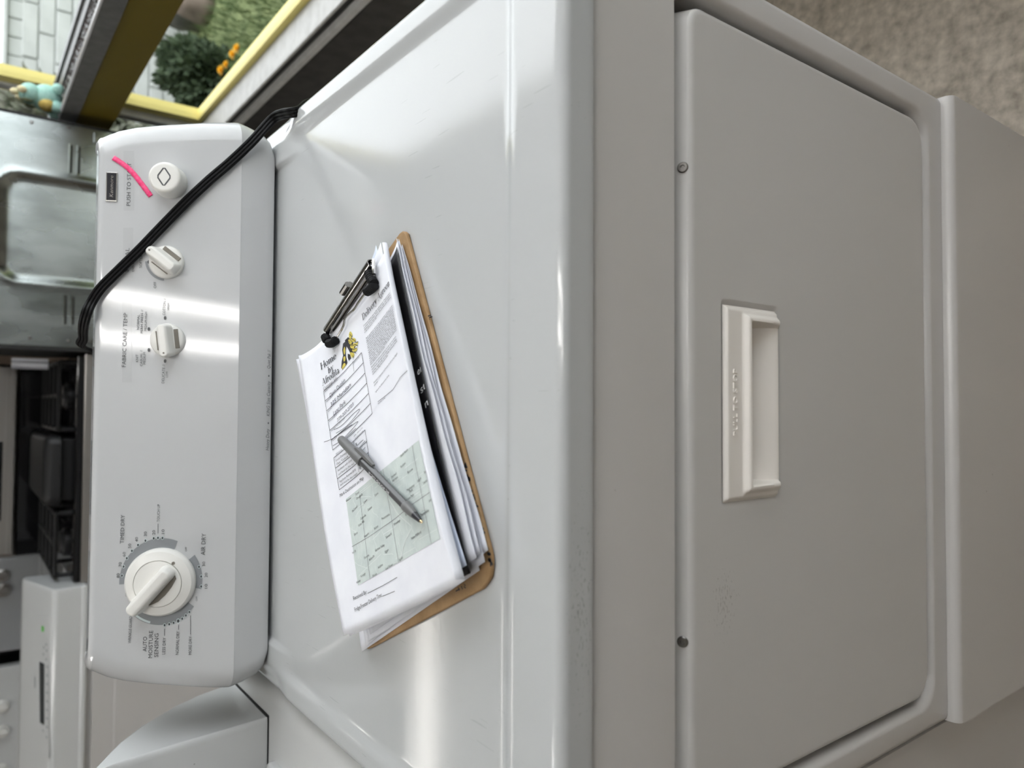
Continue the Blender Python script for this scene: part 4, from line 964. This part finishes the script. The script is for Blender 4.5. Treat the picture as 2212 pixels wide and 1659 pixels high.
# ================================================================== GAS RANGE
st = thing('kitchen_range', 'black gas range with cast iron grates and stainless backguard, behind the dryer', 'range', (-.20, 2.6, 0))
SX0, SX1, SY = -.5505, .147, 2.25
MB().box(SX0, SX1, SY+.01, SY+.62, .02, .895, .004).build('body', M['blackglass'], st)
MB().box(SX0, SX1, SY, SY+.64, .897, .926, .006).build('cooktop', M['blackglass'], st)
MB().box(SX0, SX1+.004, SY-.014, SY+.006, .880, .9065, .004).build('front_trim', M['stainless'], st)
MB().box(SX0, SX1, SY+.58, SY+.63, .92, 1.040, .004).build('lower_backguard', M['blackglass'], st)
bk = MB().box(SX0, SX1-.012, SY+.56, SY+.64, 1.041, 1.20, .012, 3).build('backguard', M['stainless'], st)
MB().box(-.42, -.14, SY+.556, SY+.562, 1.085, 1.16, .002).build('display', M['blackglass'], st)
def grate(x0, x1, name='grate'):
    k = MB(); zt_ = .968
    for x in (x0, (x0+x1)/2, x1): k.tube([(x, SY+.05, zt_), (x, SY+.54, zt_)], .0065, 6)
    for y in (SY+.05, SY+.17, SY+.295, SY+.42, SY+.54): k.tube([(x0, y, zt_), (x1, y, zt_)], .0065, 6)
    for x in (x0, x1):
        for y in (SY+.06, SY+.295, SY+.53): k.tube([(x, y, .924), (x, y, zt_)], .008, 6)
    return k.build(name, M['iron'], st)
grate(-.535, -.345); grate(-.085, .125)
for x in (-.45, .02):
    for y in (SY+.16, SY+.42):
        MB().lathe([(.045, .924), (.045, .936), (.038, .94), (.034, .947), (.0001, .948)], 20, Matrix.Translation((x, y, 0))).build('burner_cap', M['iron'], st)
k = MB(); k.loft([[(x, y, z) for x, y in rrect(-.318+i_, -.102-i_, SY+.03+i_, SY+.55-i_, .03, 5)] for z, i_ in ((.955, .008), (.960, 0), (.985, 0), (1.0, .008), (1.006, .02))], True, True, True); k.build('griddle', M['iron'], st, angle=50)
k = MB()
k.box(-.305, -.115, SY+.06, SY+.52, .924, .957, .004)
k.build('griddle_base', M['iron'], st)
# white strip standing in for a window reflection on the range's glossy side
k = MB(); pts = [(.148, .0), (.140, .006), (.131, .001), (.120, .007), (.112, .002)]
k.loft([[(x-.002, SY+.30+y, z) for x, y in pts]+[(x-.002, SY+.3012+y, z) for x, y in reversed(pts)] for z in (.9755, 1.03, 1.079)], True, True, True)
tag(k.build('reflection_strip', M['paper'], angle=20), 'small white strip imitating a window reflection on the gas range beside the galvanized panel', 'paper')

# ================================================================== WHITE APPLIANCE WITH DISPLAY
wa = thing('washing_machine', 'white washer with sloped console, dark display and green sticker, behind the dryer', 'washer', (-.92, 2.6, 0))
AX0, AX1, AY = -1.29, -.553, 2.2
MB().box(AX0+.006, AX1-.006, AY+.02, AY+.49, .01, .905, .008).build('cabinet', M['body'], wa)
MB().box(AX0, AX1, AY+.008, AY+.03, .09, .874, .006).build('front_panel', M['body'], wa)
MB().box(AX0+.03, AX1-.03, AY+.004, AY+.012, .12, .812, .004).build('drawer_panel', M['body'], wa)
MB().box(AX0, AX1, AY, AY+.49, .888, .906, .006, 3).build('top_edge', M['white'], wa)
ck = MB(); cprof = [(AY+.004, .905), (AY+.002, .965), (AY+.006, .977), (AY+.018, .984), (AY+.195, 1.038), (AY+.208, 1.043), (AY+.235, 1.043), (AY+.245, 1.036), (AY+.245, .905)]
rows = []
cyc, czc = AY+.13, .97
for (x, f) in ((AX0-.002, .93), (AX0+.012, 1), (AX1-.014, 1), (AX1-.004, .985), (AX1-.001, .93)):
    rows.append([(x, cyc+(y-cyc)*f, czc+(z-czc)*f if z > .906 else z) for y, z in cprof])
ck.loft(rows, True, True, True); cons = ck.build('control_console', M['white'], wa, angle=45)
sl = Vector((0, .177, .054)).normalized(); sn = Vector((0, -sl.z, sl.y)); sP = Vector((0, AY+.018, .984))
def slp(px, py, off=0): p = on_plane(px, py, sP+sn*off, sn); return Vector((p.x, (p-sP).dot(sl)))
def s3(q, off): return sP+Vector((q.x, 0, 0))+sl*q.y+sn*off
def slab(name, corners, off, th, m, parent):
    k = MB(); k.loft([[s3(Vector(c), off+h) for c in corners] for h in (0, th)], True, True, True); return k.build(name, m, parent, smooth=False)
def sc4(x0, y0, x1, y1): return [slp(x0, y0), slp(x1, y0), slp(x1, y1), slp(x0, y1)]
slab('overlay_panel', sc4(82, 1330, 107, 1640), .0003, .001, M['greyenamel'] if False else M['white'], cons)
slab('display', [slp(87, 1429), slp(97, 1434), slp(97, 1566), slp(88, 1560)], .0014, .001, M['lcd'], cons)
slab('sticker', sc4(91, 1352, 96, 1364), .0014, .0004, M['green'], cons)
k = MB()
for i in range(8): lay_disc(k, slp(103, 1440+i*18.6), .0045, .007, lambda q: s3(q, .0016))
for x, y in ((101, 1392), (102, 1405), (101, 1424), (96, 1398), (95, 1413), (94, 1578), (102, 1592)): lay_disc(k, slp(x, y), .004, .006, lambda q: s3(q, .0016))
prints(k.build('button_print', M['printmid'], cons, smooth=False))
slab('caption_print', sc4(75, 1462, 77, 1486), .0006, .0003, M['printmid'], cons)

# ================================================================== RANGES FURTHER BACK
def back_range(x0, x1, y, ztop, m, label, knobs):
    t = thing('kitchen_range', label, 'range', ((x0+x1)/2, y+.3, 0))
    MB().box(x0, x1, y-.56, y+.05, .01, .90, .008).build('body', m, t)
    MB().box(x0, x1, y-.585, y+.05, .902, .918, .006).build('cooktop', m, t)
    MB().prism([(y, .918), (y+.012, .93), (y+.03, ztop-.012), (y+.04, ztop), (y+.07, ztop), (y+.07, .918)], 0, x0, x1).build('backguard', m, t, bevel=.004)
    for x, z in knobs:
        mt = frame_matrix(Vector((x, y+.012+.018*(z-.93)/(ztop-.93), z)), Vector((1, 0, 0)), Vector((0, 0, 1)), Vector((0, -1, 0)))
        kn = MB().lathe([(.026, -.004), (.026, .004), (.021, .008), (.019, .022), (.017, .026), (.0001, .027)], 28, mt).build('knob', M['knob'] if m is M['white'] else M['stainless'], t)
        q = MB(); tb(q, mt, -.0045, .0045, -.019, .019, .024, .034, .002); q.build('knob_grip', M['knob'] if m is M['white'] else M['stainless'], kn)
    return t
back_range(-1.022, -.642, 3.3, 1.13, M['greyenamel'], 'grey range with two round knobs, standing behind the gas range', [(-.712, 1.052), (-.772, 1.046)])
back_range(-1.86, -1.085, 3.3, 1.13, M['white'], 'white range with round knobs, far left behind the washer with the display', [(-1.243, 1.042), (-1.346, 1.040), (-1.50, 1.04)])
# tall black cabinet seen in the slit between them
k = thing('black_cabinet', 'black appliance side showing in the slit between the grey and the white range', 'appliance', (-1.05, 3.75, 0))
MB().box(-1.40, -.70, 3.45, 4.05, .01, 1.35, .01).build('body', M['blackglass'], k); MB().box(-1.38, -.72, 3.44, 3.452, .15, 1.30, .004).build('door', M['blackglass'], k)

# ================================================================== PLUSH TOY ON THE LEDGE
px_, py_, pz_ = .925, 2.262, .981
toy = thing('plush_toy', 'small teal stuffed toy with mustard patch and cream spikes, sitting on the window ledge', 'toy', (px_, py_, pz_))
def ell(c, r, n=18, sq=0):
    k = MB(); bm = bmesh.new(); bmesh.ops.create_uvsphere(bm, u_segments=n, v_segments=n//2+2, radius=1)
    k.bm(bm, Matrix.Translation(c) @ Matrix.Diagonal((*r, 1))); return k
k = ell((px_, py_, pz_+.040), (.040, .050, .042)); k2 = ell((px_, py_-.012, pz_+.084), (.030, .036, .030)); k.add(k2.v, k2.f)
for dx, dy, r_ in ((-.03, -.03, .018), (-.03, .03, .018), (.02, -.045, .016)):
    q = ell((px_+dx, py_+dy, pz_+.016), (r_, r_*1.2, r_)); k.add(q.v, q.f)
bod = k.build('body', M['teal'], toy, angle=180)
ell((px_-.028, py_-.022, pz_+.040), (.018, .028, .023)).build('belly_patch', M['mustard'], toy, angle=180)
for dx, dy, dz in ((-.004, -.046, .106), (-.004, -.014, .121), (-.004, .024, .106), (0, .046, .072)):
    ell((px_+dx, py_+dy, pz_+dz), (.010, .012, .013), 12).build('spike', M['cream'], toy, angle=180)
for dy, dz in ((-.030, .092), (.0, .094), (.022, .080)):
    ell((px_-.027, py_+dy, pz_+dz), (.005, .0055, .016), 10).build('stripe', M['olive'], toy, angle=180)

# ================================================================== OUTDOORS
GZ = .15
lawn = MB(); nn = 24; vv = []
for j in range(nn+1):
    for i in range(nn+1):
        x = 1.131+6*(i/nn); y = -2.5+11*(j/nn); vv.append((x, y, GZ+.02*math.sin(x*3)*math.cos(y*2.3)))
lawn.add(vv, [(j*(nn+1)+i, j*(nn+1)+i+1, (j+1)*(nn+1)+i+1, (j+1)*(nn+1)+i) for j in range(nn) for i in range(nn)])
struct(lawn.build('ground', M['soil']))
gm = MB()
for i in range(9000):
    x = 1.15+2.2*random.random()**1.2; y = random.uniform(1.7, 4.25); h = random.uniform(.03, .10); a = random.uniform(0, PI); z = GZ+.02*math.sin(x*3)*math.cos(y*2.3)-.004
    dx, dy = math.cos(a)*.004, math.sin(a)*.004; lx, ly = random.uniform(-.04, .04), random.uniform(-.04, .04)
    gm.add([(x-dx, y-dy, z), (x+dx, y+dy, z), (x+lx, y+ly, z+h)], [(0, 1, 2)])
tag(gm.build('grass', M['grass'], smooth=False), 'green grass growing outside the lower window pane', 'grass', kind='stuff')
# white painted block wall: every block its own piece
WYo = 4.30
fw = struct(MB().box(1.14, 4.3, WYo+.012, WYo+.16, GZ-.05, 1.045).build('wall_outside', M['block'], smooth=False))
meshes = {}
def block(x0, x1, z0, z1):
    key = (round(x1-x0, 3), round(z1-z0, 3))
    if key not in meshes:
        o = MB().box(0, key[0], 0, .03, 0, key[1], .004, 1).build('block', M['block'], smooth=False); meshes[key] = o.data
    else:
        o = bpy.data.objects.new('block', meshes[key]); COL.objects.link(o)
    o.parent = fw; o.location = (x0, WYo+random.uniform(-.003, .003), z0); return o
z = GZ-.02; c_i = 0
while z < .955:
    h = .078; x = 1.10+(.0 if c_i % 2 else -.15)
    while x < 2.9:
        x0 = max(x, 1.14); 
        if x+.292 > 1.2: block(round(x0, 3), round(x+.292, 3), z, z+h-.007)
        x += .30
    z += h; c_i += 1
x = 1.14
while x < 2.95: block(round(x, 3), round(x+.094, 3), .968, 1.044); x += .10
struct(MB().box(1.14, 4.3, WYo-.02, WYo+.18, 1.046, 1.066, .004).build('trim_7', M['block']))
# shrubs
def shrub(name, label, c, r, n, leaf, m, cat='shrub', up=.3, group=None):
    t = thing(name, label, cat, (c[0], c[1], GZ), group); k = MB(); rr_ = random.Random(int(c[0]*1000)+n)
    for i in range(n):
        u = rr_.gauss(0, 1), rr_.gauss(0, 1), rr_.gauss(0, 1); v = Vector(u).normalized(); q = rr_.random()**.33*(1+.12*math.sin(7*v.x+5*v.z))
        p = Vector((c[0]+v.x*r[0]*q, c[1]+v.y*r[1]*q, c[2]+v.z*r[2]*q))
        d = (v+Vector((rr_.uniform(-.7, .7), rr_.uniform(-.7, .7), rr_.uniform(-.4, .9)+up))).normalized(); s_ = d.orthogonal().normalized(); s_.rotate(Matrix.Rotation(rr_.uniform(0, 6.28), 3, d)); L = leaf*rr_.uniform(.6, 1.3); w_ = L*.22
        k.add([p, p+d*L*.5+s_*w_, p+d*L, p+d*L*.5-s_*w_], [(0, 1, 2, 3)])
    o = k.build('foliage', m, t, smooth=False); o['kind'] = 'stuff'
    for i in range(7):
        a = i/7*2*PI; MB().tube([(c[0]+.01*math.cos(a), c[1]+.01*math.sin(a), GZ-.01), (c[0]+r[0]*.3*math.cos(a), c[1]+r[1]*.3*math.sin(a), GZ+(c[2]-GZ)*.6), (c[0]+r[0]*.6*math.cos(a), c[1]+r[1]*.6*math.sin(a), c[2]+r[2]*.3)], [.008, .006, .002], 5).build('stem', M['twig'], t)
    return t
bc = at(445, 165, 1, 3.55)
shrub('shrub', 'round dark green bushy shrub outside the lower pane, before the white block wall', (bc.x, 3.55, bc.z+.01), (.145, .15, .20), 5200, .05, M['leaf'])
shrub('shrub', 'pale grey-green leafy shrub outside, left of the window upright behind the toy', (1.36, 3.7, .80), (.12, .2, .30), 1600, .085, M['leafpale'])
def stone(label, c, r, m):
    k = MB(); bm = bmesh.new(); bmesh.ops.create_icosphere(bm, subdivisions=3, radius=1); rr_ = random.Random(int(c[0]*999))
    ph = [rr_.uniform(0, 6) for _ in range(6)]
    for v in bm.verts:
        n = v.co.normalized(); v.co = n*(1+.13*math.sin(3*n.x+ph[0])+.10*math.sin(5*n.y+ph[1])+.08*math.sin(6*n.z+ph[2]))
    k.bm(bm, Matrix.Translation(c) @ Matrix.Diagonal((*r, 1))); tag(k.build('stone', m, angle=60), label, 'stone')
s0 = at(425, 30, 1, 4.05); stone('dark grey upright stone outside against the white block wall', (s0.x, 4.05, GZ+.10), (.10, .09, .20), M['rock'])
s0 = at(462, 20, 1, 3.85); stone('brown stone in the grass right of the dark one', (s0.x+.02, 3.85, GZ+.05), (.10, .10, .13), M['rockbrown'])
# dandelions
for i, (x, y) in enumerate(((482, 152), (492, 140), (507, 118), (516, 105))):
    yy = 3.0; p = at(x, y, 1, yy)
    t = thing('dandelion', ('dandelion flower nearest the dark shrub, low at the window', 'second dandelion from the dark shrub', 'third dandelion from the dark shrub', 'dandelion flower furthest from the dark shrub')[i], 'flower', (p.x, yy, GZ), 'yellow dandelions in the grass')
    MB().tube([(p.x, yy, GZ-.005), (p.x+.006, yy+.004, (GZ+p.z)/2), (p.x, yy, p.z)], .0022, 6).build('stem', M['stem'], t)
    k = MB()
    for q in range(46):
        a = q*2.4; el_ = .15+1.2*(q/46); d = Vector((math.cos(a)*math.cos(el_), math.sin(a)*math.cos(el_), math.sin(el_))); s_ = Vector((-math.sin(a), math.cos(a), 0))*.0032
        c0 = Vector((p.x, yy, p.z)); L = .024 if i != 1 else .019; k.add([c0-s_*.4, c0+s_*.4, c0+d*L+s_, c0+d*L-s_], [(0, 1, 2, 3)])
    k.build('flower_head', M['petal'], t, smooth=False)
